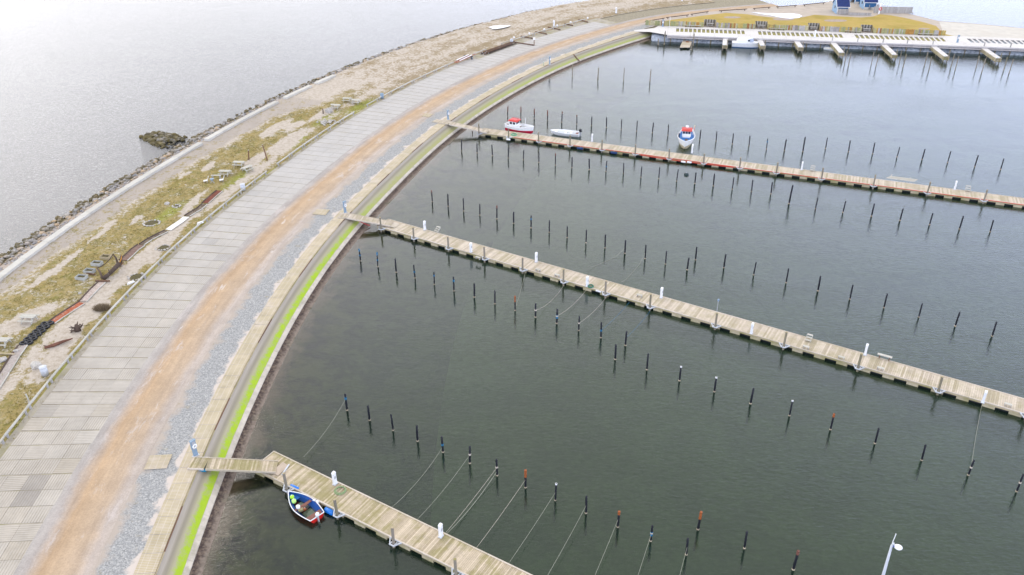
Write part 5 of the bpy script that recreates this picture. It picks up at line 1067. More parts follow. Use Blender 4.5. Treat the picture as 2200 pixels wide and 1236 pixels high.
def ring(p, R, n, label):
    z = zg(p[0], p[1]); o = thing('stone_ring', label, 'stone ring', (p[0], p[1], z))
    for k in range(n):
        a = 2 * pi * k / n; put('stone', ringrock[k % 3], o, (cos(a) * R + random.uniform(-.12, .12), sin(a) * R * .9, .08), (0, 0, random.uniform(0, 6)), random.uniform(.11, .2))
    ob('ash_bed', MB().cyl((0, 0, -0.05), R * .85, .09, 14), M_SOIL, o)
ringrock = [ROCKS[i].copy() for i in range(3)]
for r_ in ringrock: r_.materials.clear(); r_.materials.append(M_STONE)
ring((-51.44, 107.41, 1.85), 1.1, 24, 'large ring of pale stones in the grass'); ring((-50.02, 113.32, 1.85), .55, 14, 'small ring of pale stones above the large ring'); ring((-47.78, 92.12, 1.75), 1.0, 14, 'scattered ring of stones on the sand beside the rail'); ring((-47.3, 100.12, 1.75), .9, 13, 'worn ring of stones around a grass tuft near the rail')
o = thing('stone_heap', 'low heap of white stones behind the log rail', 'stones', (-35.11, 151.64, 1.75))
for k in range(36): put('stone', ringrock[k % 3], o, (random.gauss(0, 1.1), random.gauss(0, .7), .08), (0, 0, random.uniform(0, 6)), random.uniform(.16, .34))
o = thing('timber_post', 'short leaning timber beside the rail near the left edge', 'post', (-48.5, 66.36, 1.62)); ob('shaft', MB().bar((0, 0, 0), (-.25, .25, .95), .12, .12), M_LOG, o); ob('foot', MB().box((0, 0, .04), (.25, .25, .1)), M_GREYWOOD, o)
o = thing('plank', 'yellowish beam lying in the grass by the lower picnic table', 'plank', (-55.42, 74.64, 1.85), -.12); ob('beam', MB().box((0, 0, .12), (2.6, .22, .14)), M_DECK, o); ob('peg', MB().box((1.1, .15, .14), (.1, .1, .24)), M_BROWN, o)
# log rails
def rail(s0, s1, label, o_=19.35, z=1.6, step=4.1, r=.12):
    o = thing('log_rail', label, 'fence', (0, 0, 0), 0, 'log rails along the parking strip'); n = max(1, round((s1 - s0) / step)); d = (s1 - s0) / n
    for i in range(n):
        a, b2 = s0 + i * d, s0 + (i + 1) * d; ob('rail', MB().tube([C(a, o_, z + .5), C((a + b2) / 2, o_, z + .5 + random.uniform(-.03, .03)), C(b2 - .03, o_, z + .5)], [r * 1.05, r, r * .9], 8), M_LOG, o, smooth=True)
        for q in (a + .35, b2 - .45): ob('post', MB().tube([C(q, o_ - .02, z - .2), C(q, o_ - .02, z + .44)], .12, 7), M_GREYWOOD, o)
rail(5, 61.6, 'long nearest log rail between slabs and dune grass'); rail(61.8, 78.3, 'log rail stretch ending beside the turned picnic table'); rail(81.5, 108.0, 'log rail stretch behind the leaning pole'); rail(112.2, 150.5, 'log rail stretch with a bin before the boat trailer'); rail(152.5, 157.5, 'short log rail between trailer and stacked poles'); rail(163, 196, 'far log rail behind the parking logs', r=.1)
def bin_(p, label, m=M_GALV):
    o = thing('litter_bin', label, 'litter bin', p, 0, 'litter bins along the rail'); ob('drum', MB().tube([(0, 0, .12), (0, 0, 1.05)], .36, 14), m, o, smooth=True); ob('lid', MB().tube([(0, 0, 1.05), (0, 0, 1.12), (0, 0, 1.2)], [.39, .39, .2], 14), M_BLUEGREY if m is not M_GALV else M_GALV, o); ob('stand', MB().box((0, .3, .3), (.1, .12, .6)), M_BROWN, o); ob('band', MB().torus((0, 0, .6), .365, .02, 16, 4), M_GREYMET, o)
bin_((-49.14, 70.98, 1.65), 'grey steel litter bin beside the pale boulder'); bin_((-41.8, 119.65, 1.6), 'grey steel litter bin at the rail by the picnic group'); bin_((-26.33, 166.59, 1.6), 'blue grey litter bin at the far rail', M_BLUEGREY); bin_((0.39, 211.82, 1.6), 'grey steel litter bin at the end of the stacked poles')
for p, l in (((-44.41, 107.08, 1.8), 'white bundle hanging on the rail above the white bed'), ((-47.49, 89.89, 1.8), 'white bundle draped over the rail by the stone ring')):
    o = thing('sack', l, 'sack', p, .8); ob('bag', MB().tube([(-.5, 0, .2), (-.3, 0, .3), (.3, .05, .28), (.5, 0, .18)], [.06, .2, .18, .06], 8), M_WHITE, o, smooth=True); ob('tie', MB().torus((-.36, 0, .27), .15, .03, 10, 4, 'X'), M_ROPE, o)
# boat trailer
a, b2 = Vector((-12.64, 192.25, 1.65)), Vector((-8.26, 200.06, 1.65)); mm = (a + b2) / 2; o = thing('boat_trailer', 'rusty boat trailer with pale bunks parked at the slab edge', 'trailer', (mm.x, mm.y, 1.65), aim(a, b2)); h = (b2 - a).length / 2
M_TRRED = flat('trailer_rust', (0.36, 0.13, 0.07), 0.7, var=0.25)
for y in (-.45, .45): ob('bunk', MB().bar((-h * .75, y, .72), (h * .45, y, .78), .2, .12), M_WHITE, o)
ob('drawbar', MB().bar((h * .4, 0, .5), (h, 0, .45), .14, .12).bar((h * .2, -.5, .5), (h * .5, 0, .5), .1, .1).bar((h * .2, .5, .5), (h * .5, 0, .5), .1, .1), M_TRRED, o); ob('chassis', MB().bar((-h, -.3, .5), (h * .45, -.5, .55), .12, .14).bar((-h, .3, .5), (h * .45, .5, .55), .12, .14).bar((-h * .95, -.5, .5), (-h * .95, .5, .5), .18, .16), M_TRRED, o)
for y in (-1.0, 1.0):
    w = ob('wheel', MB().torus((h * .25, y, .42), .3, .13, 16, 7, 'Y'), M_BLACK, o, smooth=True); ob('rim', MB().tube([(h * .25, y - .08, .42), (h * .25, y + .08, .42)], .2, 10), M_GREYMET, w)
ob('axle', MB().bar((h * .25, -1, .42), (h * .25, 1, .42), .1, .1), M_GREYMET, o)
# stacked poles
for k in range(8):
    a, b2 = Vector((-6.97, 201.76, 1.65)), Vector((0.04, 211.86, 1.65)); n = Vector((-(b2 - a).y, (b2 - a).x, 0)).normalized(); off = (k % 5) * .42 - 1.5; lift = .16 + (.3 if k > 4 else 0); sh = Vector((b2 - a)).normalized() * random.uniform(-.8, 1.0)
    off += .2 if k > 4 else 0; o = thing('timber_pole', 'long dark timber pole in the roadside stack, %s of the %s' % (['outermost', 'second', 'third', 'fourth', 'innermost', 'outer', 'middle', 'inner'][k], 'bottom layer' if k < 5 else 'upper layer'), 'pole', a + n * off + sh + Vector((0, 0, lift)), 0, 'stacked timber poles'); v = b2 - a
    ob('shaft', MB().tube([(0, 0, 0), v * .5, v * .98], [.17, .15, .11], 8), M_BROWN if k % 3 else M_DRIFT, o, smooth=True); ob('cut_end', MB().tube([v * -.002, (0, 0, 0)], .165, 8), M_GREYWOOD, o)
# parking logs, lamps and white pedestals farther along
for i, (a, b2) in enumerate((((0.98, 212.59, 1.7), (6.08, 209.32, 1.7)), ((2.84, 218.97, 1.7), (5.91, 216.34, 1.7)), ((6.72, 223.76, 1.7), (9.7, 221.04, 1.7)), ((10.27, 229.03, 1.7), (13.49, 225.65, 1.7)), ((15.03, 232.78, 1.7), (17.17, 230.45, 1.7)), ((19.23, 237.83, 1.7), (21.56, 234.54, 1.7)))):
    a, b2 = Vector(a), Vector(b2); o = thing('parking_log', 'brown bay divider log, %s from the stacked poles' % ORD[i], 'log', a, 0, 'parking bay logs'); v = b2 - a; ob('bark', MB().tube([(0, 0, .1), v + Vector((0, 0, .1))], .14, 7), M_BROWN, o); ob('peg', MB().box(v * .9 + Vector((0, 0, .1)), (.2, .2, .3)), M_DRIFT, o)
o = thing('charging_post', 'brown post with white box at the end of the first bay divider', 'post', (6.03, 209.53, 1.65)); ob('shaft', MB().box((0, 0, .7), (.2, .2, 1.4)), M_BROWN, o); ob('box', MB().box((0, 0, 1.6), (.5, .45, .4)).box((0, 0, 1.83), (.56, .5, .06)), M_WHITE, o)
for p, l in (((11.96, 230.08, 1.7), 'white service pedestal on the verge behind the bay dividers'), ((30.66, 246.23, 1.7), 'white service pedestal on the verge nearest the top edge'), ((52.59, 262.36, 1.7), 'white service pedestal at the very top edge of the view')):
    o = thing('service_pedestal', l, 'service pedestal', p, .5); o.scale = (1.5, 1.5, 1.45)
    for k in ('column', 'cap', 'outlet_panel', 'foot'): put(k, ped_mesh[k], o)
for i, p in enumerate(((1.06, 215.56, 2.1), (5.03, 219.73, 2.1), (9.08, 224.31, 2.1), (12.77, 228.8, 2.1), (16.66, 232.59, 2.1), (21.74, 237.64, 2.1))):
    o = thing('bollard_light', 'small white light on the far log rail, %s from the bin' % ORD[i], 'light', p, 0, 'small lights on the far rail'); ob('globe', MB().tube([(0, 0, -.1), (0, 0, .05), (0, 0, .3), (0, 0, .4)], [.1, .24, .24, .08], 8), M_WHITE, o, smooth=True); ob('bracket', MB().box((0, 0, -.25), (.1, .1, .3)), M_GREYMET, o)
o = thing('plank', 'brown plank lying down the far weedy slope', 'plank', (0, 0, 0)); a, b2 = Vector((15.27, 200.81, 1.6)), Vector((16.63, 198.97, 0.45)); ob('board', MB().bar(a, b2, .3, .08), M_BROWN, o); ob('cleat', MB().bar(a.lerp(b2, .3) + Vector((-.2, 0, .07)), a.lerp(b2, .3) + Vector((.2, 0, .07)), .06, .05), M_DRIFT, o)
def puddle(pts, z, name='puddle'):
    mb = MB(); c = [Vector((p[0], p[1], z)) for p in pts]; mb.face(c); v = mb
    n = c[0].lerp(c[1], 0); f = ob(name, mb, M_PUD); f.data.update()
    if f.data.polygons[0].normal.z < 0: f.data.flip_normals()
    return struct(f)
pts = [(-5.81, 227.72, 2), (-4.46, 229.6, 2), (-2.57, 229.81, 2), (0.33, 229.98, 2), (-0.17, 228.62, 2), (-1.92, 226.76, 2), (-3.41, 225.73, 2), (-5.14, 225.53, 2), (-4.66, 226.59, 2)]
puddle(pts, 2.14)
# ================================================================== the far side: boardwalk, fence, lawn, huts
M_BLUEWALL = basic('blue_boards', (0.035, 0.12, 0.26), 0.12, 2, 0.7); M_LBLUE = basic('light_blue_boards', (0.24, 0.36, 0.5), 0.1, 2, 0.7); M_NAVY = basic('navy_roof', (0.014, 0.03, 0.12), 0.2, 2, 0.6)
BA = radians(-11.2)
def BWp(x, y, z=0.0): return Vector((80 + x * cos(BA) - y * sin(BA), 210.7 + x * sin(BA) + y * cos(BA), z))
def bx(px):        # local x of a world point
    return (px[0] - 80) * cos(BA) + (px[1] - 210.7) * sin(BA)
def poly_slab(name, pts, z0, z1, mat):
    mb = MB(); mb.face([(p[0], p[1], z1) for p in pts]); n = len(pts)
    for i in range(n):
        a, b2 = pts[i], pts[(i + 1) % n]; mb.face([(a[0], a[1], z0), (b2[0], b2[1], z0), (b2[0], b2[1], z1), (a[0], a[1], z1)])
    o = ob(name, mb, mat); bm = bmesh.new(); bm.from_mesh(o.data); bmesh.ops.remove_doubles(bm, verts=bm.verts, dist=1e-4); bmesh.ops.recalc_face_normals(bm, faces=bm.faces); bm.to_mesh(o.data); bm.free()
    return struct(o)
railpts = [(38.0, 231.5), (44.5, 239.0), (55.6, 245.2), (63, 248.2), (70.2, 250.4), (86.6, 255), (96, 258.9)]
pen = railpts + [(100, 263), (105, 259), (107.5, 249.5), (112.7, 242.6), (115.3, 236.6), (117.3, 232), (126.3, 228.2), (136, 222.6), (172, 207), (262, 181)] + [tuple(BWp(x, 8.15)[:2]) for x in (186, 100, 30, 0, -38)]
poly_slab('peninsula_ground', pen, -2.0, 1.86, M_SAND)
sh = [(262, 181), (172, 207), (136, 222.6), (126.3, 228.2), (117.3, 232), (115.3, 236.6), (112.7, 242.6), (107.5, 249.5), (105, 259)]
mb = MB()
for a, b2 in zip(sh, sh[1:]):
    d = Vector((b2[0] - a[0], b2[1] - a[1], 0)).normalized(); n = Vector((d.y, -d.x, 0)) * 2.6
    mb.face([(a[0], a[1], 1.87), (b2[0], b2[1], 1.87), (b2[0] + n.x, b2[1] + n.y, -.6), (a[0] + n.x, a[1] + n.y, -.6)])
struct(ob('peninsula_shore', mb, M_BANK))
lawn = [(38.18, 231.39, 1.88), (43.94, 235.48, 1.88), (54.62, 241.04, 1.88), (61.98, 244.46, 1.88), (67.47, 242.39, 1.88), (71.25, 239.2, 1.88), (76.86, 236.01, 1.88), (81.96, 237.89, 1.88), (86.23, 241.06, 1.88), (92.01, 238.71, 1.88), (97.9, 236.99, 1.88), (101.54, 238.05, 1.88), (104.63, 240.96, 1.88), (107.27, 239.34, 1.88), (109.79, 235.95, 1.88), (112.52, 230.64, 1.88), (113.92, 226.12, 1.88), (111.84, 217.2, 1.88)]
lw = [(p[0], p[1]) for p in lawn] + [tuple(BWp(x, 10.6)[:2]) for x in (32, 0, -28, -42)]
poly_slab('lawn', lw, 1.6, 1.9, M_LAWN)
bp_ = [(111.6, 216.2), (117.0, 231.2), (126.2, 227.4), (136, 221.9), (172, 206.4), (262, 180.4)] + [tuple(BWp(x, 8.2)[:2]) for x in (184, 100, 34)]
poly_slab('beach_sand', bp_, 1.7, 1.885, M_BEACH)
def oval(px, rx, ry, mat, name, z):
    c = Vector(px); mb = MB(); mb.face([(c.x + cos(2 * pi * k / 28) * rx * (1 + .12 * noise.noise(Vector((k * .4, rx, 0)))), c.y + sin(2 * pi * k / 28) * ry * (1 + .12 * noise.noise(Vector((k * .4, 3, ry)))), z) for k in range(28)]); return struct(ob(name, mb, mat))
oval((62.33, 238.54, 1.9), 2.4, 1.3, M_DIRT, 'bare_patch', 1.91); oval((89.53, 233.4, 1.9), 3.2, 1.5, M_DIRT, 'bare_patch', 1.91); oval((75.85, 235.66, 1.9), 3.0, 1.6, M_DIRT, 'bare_patch', 1.91); oval((109.3, 222.95, 1.9), 1.5, .9, M_DIRT, 'bare_patch', 1.91)
puddle([(69.06, 245.03, 1.9), (72.43, 243.65, 1.9), (76.21, 242.88, 1.9), (80.23, 243.04, 1.9), (81.96, 241.74, 1.9), (82.26, 239.29, 1.9), (80.5, 236.96, 1.9), (77.81, 236.18, 1.9), (75.41, 237.75, 1.9), (73.88, 240.21, 1.9), (71.5, 242.14, 1.9)][::-1], 1.925)
# bank below the boardwalk and the verge seen through its openings
mb = MB(); mb.grid(lambda u, v: BWp(-44 + 160 * u, 4.15 - 3.65 * min(1, v * 4 / 3) + .0 * v, 1.5 - .3 * min(1, v * 2) - 1.9 * max(0, v - .5) * 2), 60, 4); struct(ob('stone_bank', mb, M_BANK))
mb = MB(); mb.grid(lambda u, v: BWp(-44 + 78 * u, 4.1 + 4.0 * v, 1.63 + .02 * v), 40, 3); struct(ob('grassy_verge', mb, basic('verge_grass', (0.3, 0.27, 0.1), .2, 1.2, .95, dirt=(.22, .2, .12), dscale=1, damt=.6)))
mb = MB(); mb.grid(lambda u, v: BWp(34.02 + 60 * u, 4.1 + 4.0 * v, 1.55 + .02 * v), 30, 3); struct(ob('stone_verge', mb, M_BANK))
# boardwalk
bw = thing('boardwalk', 'long pale boardwalk with rows of square openings along the far basin side', 'boardwalk', BWp(0, 0, 0), BA)
def lob(name, boxes, mat):
    mb = MB()
    for c, d in boxes: mb.box(c, d)
    return ob(name, mb, mat, bw)
xl, xr = -44.0, 80.0
x = xl + 4
while x < xr: lob('deck_front', [((x + 2.98, 2.0, 1.83), (5.96, 4.0, .14))], M_BW); lob('deck_back', [((x + 2.98, 9.3, 1.83), (5.96, 2.1, .14))], M_BW); x += 6
mb = MB(); mb.face([BWp(-44.6, 2.6, 1.9), BWp(-40.02, 0, 1.9), BWp(-40.02, 9.6, 1.9), BWp(-42.5, 10.2, 1.9), BWp(-43.6, 7.2, 1.9)])
iv = Matrix.Rotation(-BA, 4, 'Z') @ Matrix.Translation(-BWp(0, 0, 0)); mb.v = [tuple(iv @ Vector(v)) for v in mb.v]; ob('deck_ramp', mb, M_BW, bw)
mb = MB(); mb.face([BWp(-44.6, 2.6, 1.9), BWp(-48.6, 3.4, 1.66), BWp(-48.9, 5.0, 1.66), BWp(-43.6, 7.2, 1.9)]); mb.v = [tuple(iv @ Vector(v)) for v in mb.v]; ob('deck_ramp', mb, M_BW, bw)
groups = [(-38.0, -20.0, 16), (-16.9, 4.4, 18), (7.2, 28.9, 18), (34.2, 80, 36)]
bm_ = MB().box((0, 6.1, 1.8), (.34, 4.2, .18)).mesh('crossbeam', M_BW); solid = []
px_ = -40.0
for a, b2, n in groups:
    for k in range(n + 1): put('crossbeam', bm_, bw, (a + (b2 - a) * k / n, 0, 0))
    solid.append((px_, a - .17)); px_ = b2 + .17
for a, b2 in solid: lob('deck_bay', [(((a + b2) / 2, 6.1, 1.825), (b2 - a, 4.2, .15))], M_BW)
M_BWF = wood_mat('boardwalk_fascia', (0.56, 0.51, 0.48), (0.45, 0.41, 0.4), 0)
x = xl + 4
while x < xr: lob('fascia', [((x + 2.98, .06, 1.62), (5.96, .1, .26))], M_BWF); lob('fascia', [((x + 2.98, .1, 1.22), (5.96, .1, .3))], M_BWF); x += 6
lob('inner_beam', [((20, 4.06, 1.68), (120, .12, .34))], M_GREYWOOD); lob('inner_beam', [((20, 8.2, 1.68), (120, .12, .34))], M_GREYWOOD)
pm = MB().tube([(0, .5, -2.5), (0, .5, 1.7)], .16, 8).mesh('pile', M_PILE)
for k in range(36): put('pile', pm, bw, (-39 + k * 3.4, 0, 0))
sp_ = MB().box((0, .25, 2.35), (.22, .22, 1.0)).mesh('bollard', M_GREYWOOD)
for px in ((40.18, 218.08, 1.9), (47.29, 216.82, 1.9), (80.95, 210.73, 1.9), (86.93, 209.81, 1.9), (92.86, 208.89, 1.9), (98.34, 207.29, 1.9), (104.17, 206.16, 1.9), (115.68, 203.93, 1.9), (121.59, 203.28, 1.9)): put('bollard', sp_, bw, (bx(px), 0, 0))
tp = MB().tube([(0, 0, -2.6), (0, 0, 3.0)], .14, 8)
for p, l in (((39.86, 216.61, 0), 'brown pile left of the raft before the boardwalk'), ((46.99, 214.91, 0), 'brown pile right behind the raft'), ((45.7, 210.68, 0), 'short brown pile at the right front corner of the raft'), ((38.23, 216.18, 0), 'short brown pile at the left end of the boardwalk')):
    o = thing('guide_pile', l, 'pile', p); put('shaft', tp.mesh('shaft', M_PILE), o, scale=(1, 1, .5 if 'short' in l else 1)); ob('waterline_band', MB().tube([(0, 0, 0), (0, 0, .1)], .16, 8), M_BAND, o)
# finger piers
fg = [((55.47, 216.16, 1.4), 7.2), ((63.82, 215.13, 1.4), 7.0), ((72.77, 213.59, 1.4), 7.2), ((81.51, 212.81, 1.4), 12), ((93.35, 210.48, 1.4), 12), ((104.75, 207.96, 1.4), 11.5), ((116.03, 205.5, 1.4), 11)]
for i, (p, L) in enumerate(fg):
    o = thing('finger_pier', 'pale timber finger pier, %s from the left along the boardwalk' % ORD[i], 'finger pier', (p[0], p[1], 0), radians(-97 if i else -104), 'finger piers of the boardwalk')
    fm = MB().box((0, 0, 1.44), (.38, 1.3, .06)).mesh('deck_board', M_BW)
    for k in range(int(L / .4)): put('deck_board', fm, o, (.2 + k * .4, 0, 0))
    for z in (1.3, 1.0, .7):
        for y in (-.62, .62): ob('side_plank', MB().box((L / 2, y, z), (L, .07, .2)), M_FBLOCK, o)
        ob('end_plank', MB().box((L - .03, 0, z), (.07, 1.2, .16)), M_FASC, o)
    for x in (.8, L * .5, L - .5):
        for y in (-.45, .45): ob('pile', MB().tube([(x, y, -2.4), (x, y, 1.4)], .12, 7), M_PILE, o)
    ob('end_post', MB().tube([(L - .4, .5, 1.4), (L - .4, .5, 2.7)], .11, 7), M_PILE, o); ob('end_cap', MB().box((L - .2, -.35, 1.6), (.3, .4, .3)), M_WHITE, o)
# plank fences with niches
fcols = [(0.3, 0.29, 0.13), (0.36, 0.33, 0.17), (0.25, 0.27, 0.14), (0.42, 0.38, 0.24), (0.3, 0.28, 0.27), (0.38, 0.36, 0.35), (0.36, 0.2, 0.06), (0.27, 0.12, 0.05), (0.22, 0.2, 0.19), (0.4, 0.3, 0.1), (0.33, 0.31, 0.16), (0.29, 0.3, 0.15)]
fmats = [flat('fence_board_%s' % n, c, .9, .1, .2) for n, c in zip('abcdefghijkl', fcols)]
pl = {}
for i, m in enumerate(fmats):
    for h in (1.25, 1.35): pl[(i, h)] = MB().box((0, 0, h / 2), (.19, .05, h)).mesh('plank', m)
secs = [((36.9, 230.61, 1.9), (51.96, 227.01, 1.9)), ((55.11, 226.35, 1.9), (65.1, 224.53, 1.9)), ((68.1, 223.46, 1.9), (78.35, 221.98, 1.9)), ((81.08, 220.83, 1.9), (91.28, 219.07, 1.9)), ((94.09, 217.94, 1.9), (111.29, 214.95, 1.9))]
rr = random.Random(21); xs = [(bx(a), bx(b2)) for a, b2 in secs]
for i, (a, b2) in enumerate(xs):
    o = thing('plank_fence', 'multicoloured vertical plank fence section, %s from the left along the lawn' % ORD[i], 'fence', BWp(a, 10.45, 1.88), BA, 'plank fence sections')
    n = int((b2 - a) / .21); ci = 0
    for k in range(n):
        if rr.random() < .55: ci = rr.randrange(12)
        put('plank', pl[(ci, rr.choice((1.25, 1.35)))], o, (.1 + k * .21, 0, 0))
    for z in (.3, .95): ob('back_rail', MB().box(((b2 - a) / 2, .06, z), (b2 - a, .05, .1)), M_GREYWOOD, o)
for i in range(4):
    a, b2 = xs[i][1], xs[i + 1][0]; m_ = (a + b2) / 2; w = b2 - a
    o = thing('fence_niche', 'dark panelled niche in the plank fence, %s from the left' % ORD[i], 'fence', BWp(m_, 10.45, 1.88), BA, 'niches in the plank fence'); nm = flat('niche_dark', (0.11, 0.105, 0.1), .8, var=.2)
    for k in range(int(w / .24)): ob('back_plank', MB().box((-w / 2 + .14 + k * .24, 2.1, .8), (.22, .06, 1.6 + (.06 if k % 2 else 0))), nm if (k * 7 + i) % 3 else M_GREYWOOD, o)
    for sx in (-1, 1): ob('side_panel', MB().box((sx * w / 2, 1.05, .7), (.06, 2.0, 1.4)), M_FASC, o)
    ob('floor', MB().box((0, 1.0, .02), (w - .1, 1.95, .06)), M_SAND, o)
    p = BWp(m_, 11.5, 1.93); picnic(p, BA, 'grey picnic table inside the %s fence niche from the left' % ORD[i], M_GREYWOOD, 1.05)
for i, (a, b2) in enumerate((((47.16, 228.45, 1.9), (51.41, 227.75, 1.9)), ((68.37, 223.34, 1.9), (72.35, 222.67, 1.9)), ((87.2, 219.52, 1.9), (91.08, 218.87, 1.9)), ((104.65, 215.84, 1.9), (109.49, 215.17, 1.9)))):
    x0_, x1_ = bx(a), bx(b2); o = thing('bench', 'long pale bench against the plank fence, %s from the left' % ORD[i], 'bench', BWp((x0_ + x1_) / 2, 9.95, 1.9), BA, 'benches along the plank fence'); L = x1_ - x0_
    ob('seat', MB().box((0, -.1, .45), (L, .2, .06)).box((0, .13, .45), (L, .2, .06)), M_PICNIC, o)
    for k in range(4): ob('leg', MB().box((-L * .45 + L * .3 * k, 0, .21), (.1, .38, .42)), M_DRIFT, o)
lifebuoy(BWp(bx((41.29, 228.67, 1.9)), 9.2, 1.9), 'blue lifebuoy stand at the left end of the plank fence', -1.7); lifebuoy(BWp(bx((110.92, 207.34, 1.9)), 3.3, 1.9), 'blue lifebuoy stand on the right part of the boardwalk', -1.7)
o = thing('service_pedestal', 'white service pedestal on the boardwalk beside the middle openings', 'service pedestal', BWp(bx((77.6, 213.78, 1.9)), 3.4, 1.9), BA); o.scale = (1.7, 1.7, 1.5)
for k in ('column', 'cap', 'outlet_panel', 'foot'): put(k, ped_mesh[k], o)
o = thing('mast', 'thin white mast by the plank fence near its left end', 'mast', BWp(bx((42.76, 226.96, 1.9)), 9.3, 1.9)); ob('pole', MB().tube([(0, 0, 0), (0, 0, 2.6)], .05, 6), M_WHITE, o); ob('foot', MB().box((0, 0, .03), (.3, .3, .06)), M_GALV, o)
# log rail round the lawn
o = thing('log_rail', 'dark log rail around the back of the lawn', 'fence', (0, 0, 0))
rp = [(37.01, 232.35, 2.3), (43.04, 236.49, 2.3), (43.52, 237.07, 2.3), (50.51, 240.41, 2.3), (51.15, 241, 2.3), (56.88, 244.5, 2.3), (60.12, 245.32, 2.3), (68.7, 247.54, 2.3), (70.6, 248.11, 2.3), (76.07, 249.85, 2.3), (77.91, 250.11, 2.3), (84.51, 252.16, 2.3), (86.47, 252.75, 2.3), (94.08, 255.83, 2.3)]
for a, b2 in zip(rp[::2], rp[1::2]):
    ob('rail', MB().tube([a, b2], .11, 7), M_DRIFT, o)
    for t in (.08, .92): q = Vector(a).lerp(Vector(b2), t); ob('post', MB().tube([(q.x, q.y, 1.5), (q.x, q.y, 2.3)], .12, 6), M_DRIFT, o)
# huts
def hut(p, rz, L, D, label, m):
    o = thing('beach_hut', label, 'hut', (p[0], p[1], 1.86), rz, 'blue huts on the point'); h, rg = 2.2, 4.6
    w = MB()
    w.face([(0, 0, 0), (L, 0, 0), (L, 0, h), (0, 0, h)]); w.face([(L, D, 0), (0, D, 0), (0, D, h), (L, D, h)]); w.face([(L, 0, 0), (L, D, 0), (L, D, h), (L, D / 2, rg), (L, 0, h)]); ob('wall', w, m, o)
    ob('gable', MB().box((0, 0, 0), (.001, .001, .001)), M_LBLUE, o) if False else None
    g = MB(); g.face([(0, D, 0), (0, 0, 0), (0, 0, h), (0, D / 2, rg), (0, D, h)]); ob('gable', g, M_LBLUE, o)
    for sy in (0, 1):
        y0, y1 = (-.25, D / 2) if sy == 0 else (D + .25, D / 2); ob('roof', MB().bar((-.25, 0, 0), (-.24, 0, 0), .01, .01), M_NAVY, o) if False else None
        r = MB(); z0 = h - .24; A = [(-.25, y0, z0), (L + .25, y0, z0), (L + .25, y1, rg + .06), (-.25, y1, rg + .06)]; B_ = [(x, y, z + .14) for x, y, z in A]; r.face(B_ if sy == 0 else B_[::-1]); r.face(A[::-1] if sy == 0 else A)
        for i in range(4): r.face([A[i], A[(i + 1) % 4], B_[(i + 1) % 4], B_[i]])
        rf = ob('roof', r, M_NAVY, o)
        for x in (-.27, L + .27): ob('bargeboard', MB().bar((x, y0, z0 + .05), (x, y1, rg + .1), .06, .22), M_WHITE, rf)
    ob('gutter', MB().box((L / 2, -.28, h - .2), (L + .5, .1, .12)), M_WHITE, o); ob('plinth', MB().box((L / 2, -.03, .35), (L, .08, .7)), M_BEACH, o)
    for x in (.06, L - .06): ob('corner_board', MB().box((x, -.03, h / 2), (.14, .08, h)), M_WHITE, o)
    ob('door', MB().box((L * .5, -.04, 1.0), (.8, .06, 1.9)), M_BLUEWALL, o); ob('window', MB().box((-.03, D * .5, 1.5), (.06, .8, .7)), M_GLASS, o)
hut((92.58, 241.52, 1.86), -.1, 3.1, 5.5, 'blue gabled hut nearest the lawn with a navy roof', M_BLUEWALL); hut((102.43, 247.42, 1.86), -.12, 3.4, 5.0, 'blue gabled hut on the right beside the jetty screens', M_BLUEWALL); hut((102.73, 255.34, 1.86), -.3, 3.0, 4.5, 'blue hut behind and left of the right hut', M_BLUEWALL)
def screen(p, L, H, rz, label, n, m=M_GREYWOOD):
    o = thing('plank_screen', label, 'fence', (p[0], p[1], 1.88), rz, 'grey plank screens on the point')
    for k in range(n): ob('plank', MB().box((L * (k + .5) / n, 0, H / 2), (L / n - .03, .05, H)), m, o)
    for x in (.1, L - .1): ob('post', MB().box((x, .08, H / 2), (.1, .1, H + .1)), m, o)
screen((92.64, 241.33, 1.9), 3.0, 1.55, BA, 'grey plank screen before the nearest hut', 12); screen((95.46, 240, 1.9), 6.2, .75, BA + .1, 'low grey plank wall right of the nearest hut', 20); screen((103.59, 243.07, 1.9), 10.5, 1.75, BA + .06, 'tall brown grey plank screen along the jetty', 34, M_FASC if False else M_GREYWOOD); screen((103.81, 247.17, 1.9), 3.0, 1.4, BA + .3, 'grey plank screen beside the right hut', 10)
p = (104.08, 243.68, 1.9); o = thing('jetty', 'timber jetty on slim stilts reaching over the sea behind the lawn', 'jetty', (p[0], p[1], 0), BA + .06)
for k in range(26): ob('deck_board', MB().box((.22 + .42 * k, 2.3, 1.8), (.4, 4.2, .08)), M_GREYWOOD, o)
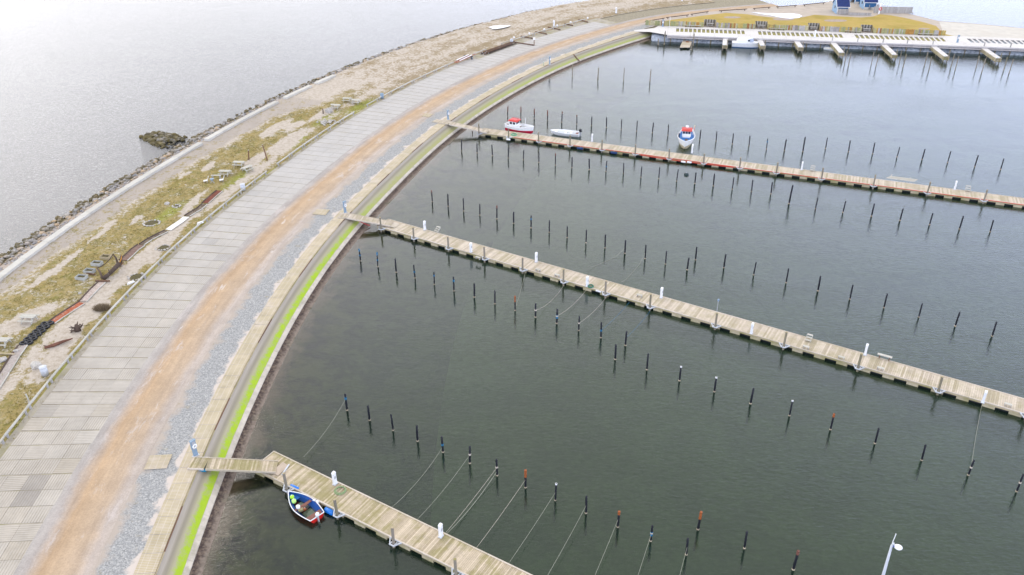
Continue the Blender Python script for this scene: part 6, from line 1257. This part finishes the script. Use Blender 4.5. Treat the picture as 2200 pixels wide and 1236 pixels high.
for x in (5.0, 6.2, 7.4, 8.6, 9.8, 10.6):
    for y in (.3, 4.2): ob('stilt', MB().tube([(x, y, -2.2), (x, y, 1.76)], .09, 6), M_BLUEGREY, o)
ob('railing', MB().tube([(.3, 4.3, 1.8), (.3, 4.3, 2.9), (4.6, 4.3, 2.9), (4.6, 4.3, 1.8)], .04, 5).tube([(.3, 4.3, 2.4), (4.6, 4.3, 2.4)], .03, 5), M_GREYMET, o)
p = (104.56, 241.48, 1.9); o = thing('rescue_post', 'white rescue post with a red lifebuoy beside the jetty', 'post', (p[0], p[1], 1.88)); ob('post', MB().box((0, 0, 1.5), (.35, .2, 3.0)), M_WHITE, o); ob('lifebuoy', MB().torus((.15, -.16, 1.4), .36, .1, 14, 6, 'Y'), M_RED, o); ob('board', MB().box((0, -.12, 2.5), (.55, .06, .7)), M_WHITE, o)
o = thing('flagpole', 'leaning white flagpole in front of the nearest hut', 'flagpole', (93.89, 244.38, 1.9)); ob('pole', MB().tube([(0, 0, 0), (.35, 0, 7)], [.07, .045], 6), M_WHITE, o); ob('knob', MB().tube([(.35, 0, 7), (.36, 0, 7.15)], .09, 6), M_WHITE, o)
o = thing('stored_gear', 'heap of dark stored gear between the huts', 'heap', (102.08, 258.6, 1.9))
for k in range(8): ob('item', MB().box((random.uniform(-1.5, 1.5), random.uniform(-1, 1), .4), (random.uniform(.4, .9), .5, random.uniform(.5, 1.0)), random.uniform(0, 3)), random.choice((M_GREYMET, M_DRIFT, M_BLUEGREY)), o)
# dark stones along the outer shore of the point
rk = thing('shore_stones', 'line of dark stones along the outer shore of the point', 'stones'); pts = []; rr = random.Random(4)
for a, b2 in zip(sh, sh[1:]):
    L = math.hypot(b2[0] - a[0], b2[1] - a[1]); d = Vector((b2[0] - a[0], b2[1] - a[1])) / L; n = Vector((d.y, -d.x))
    for k in range(int(L * 3.2)):
        t = rr.uniform(0, L); w = rr.uniform(.9, 2.3); r = rr.uniform(.2, .42); pts.append((a[0] + d.x * t + n.x * w, a[1] + d.y * t + n.y * w, 1.7 - w * .85, r))
scatter(rk, pts, 200)
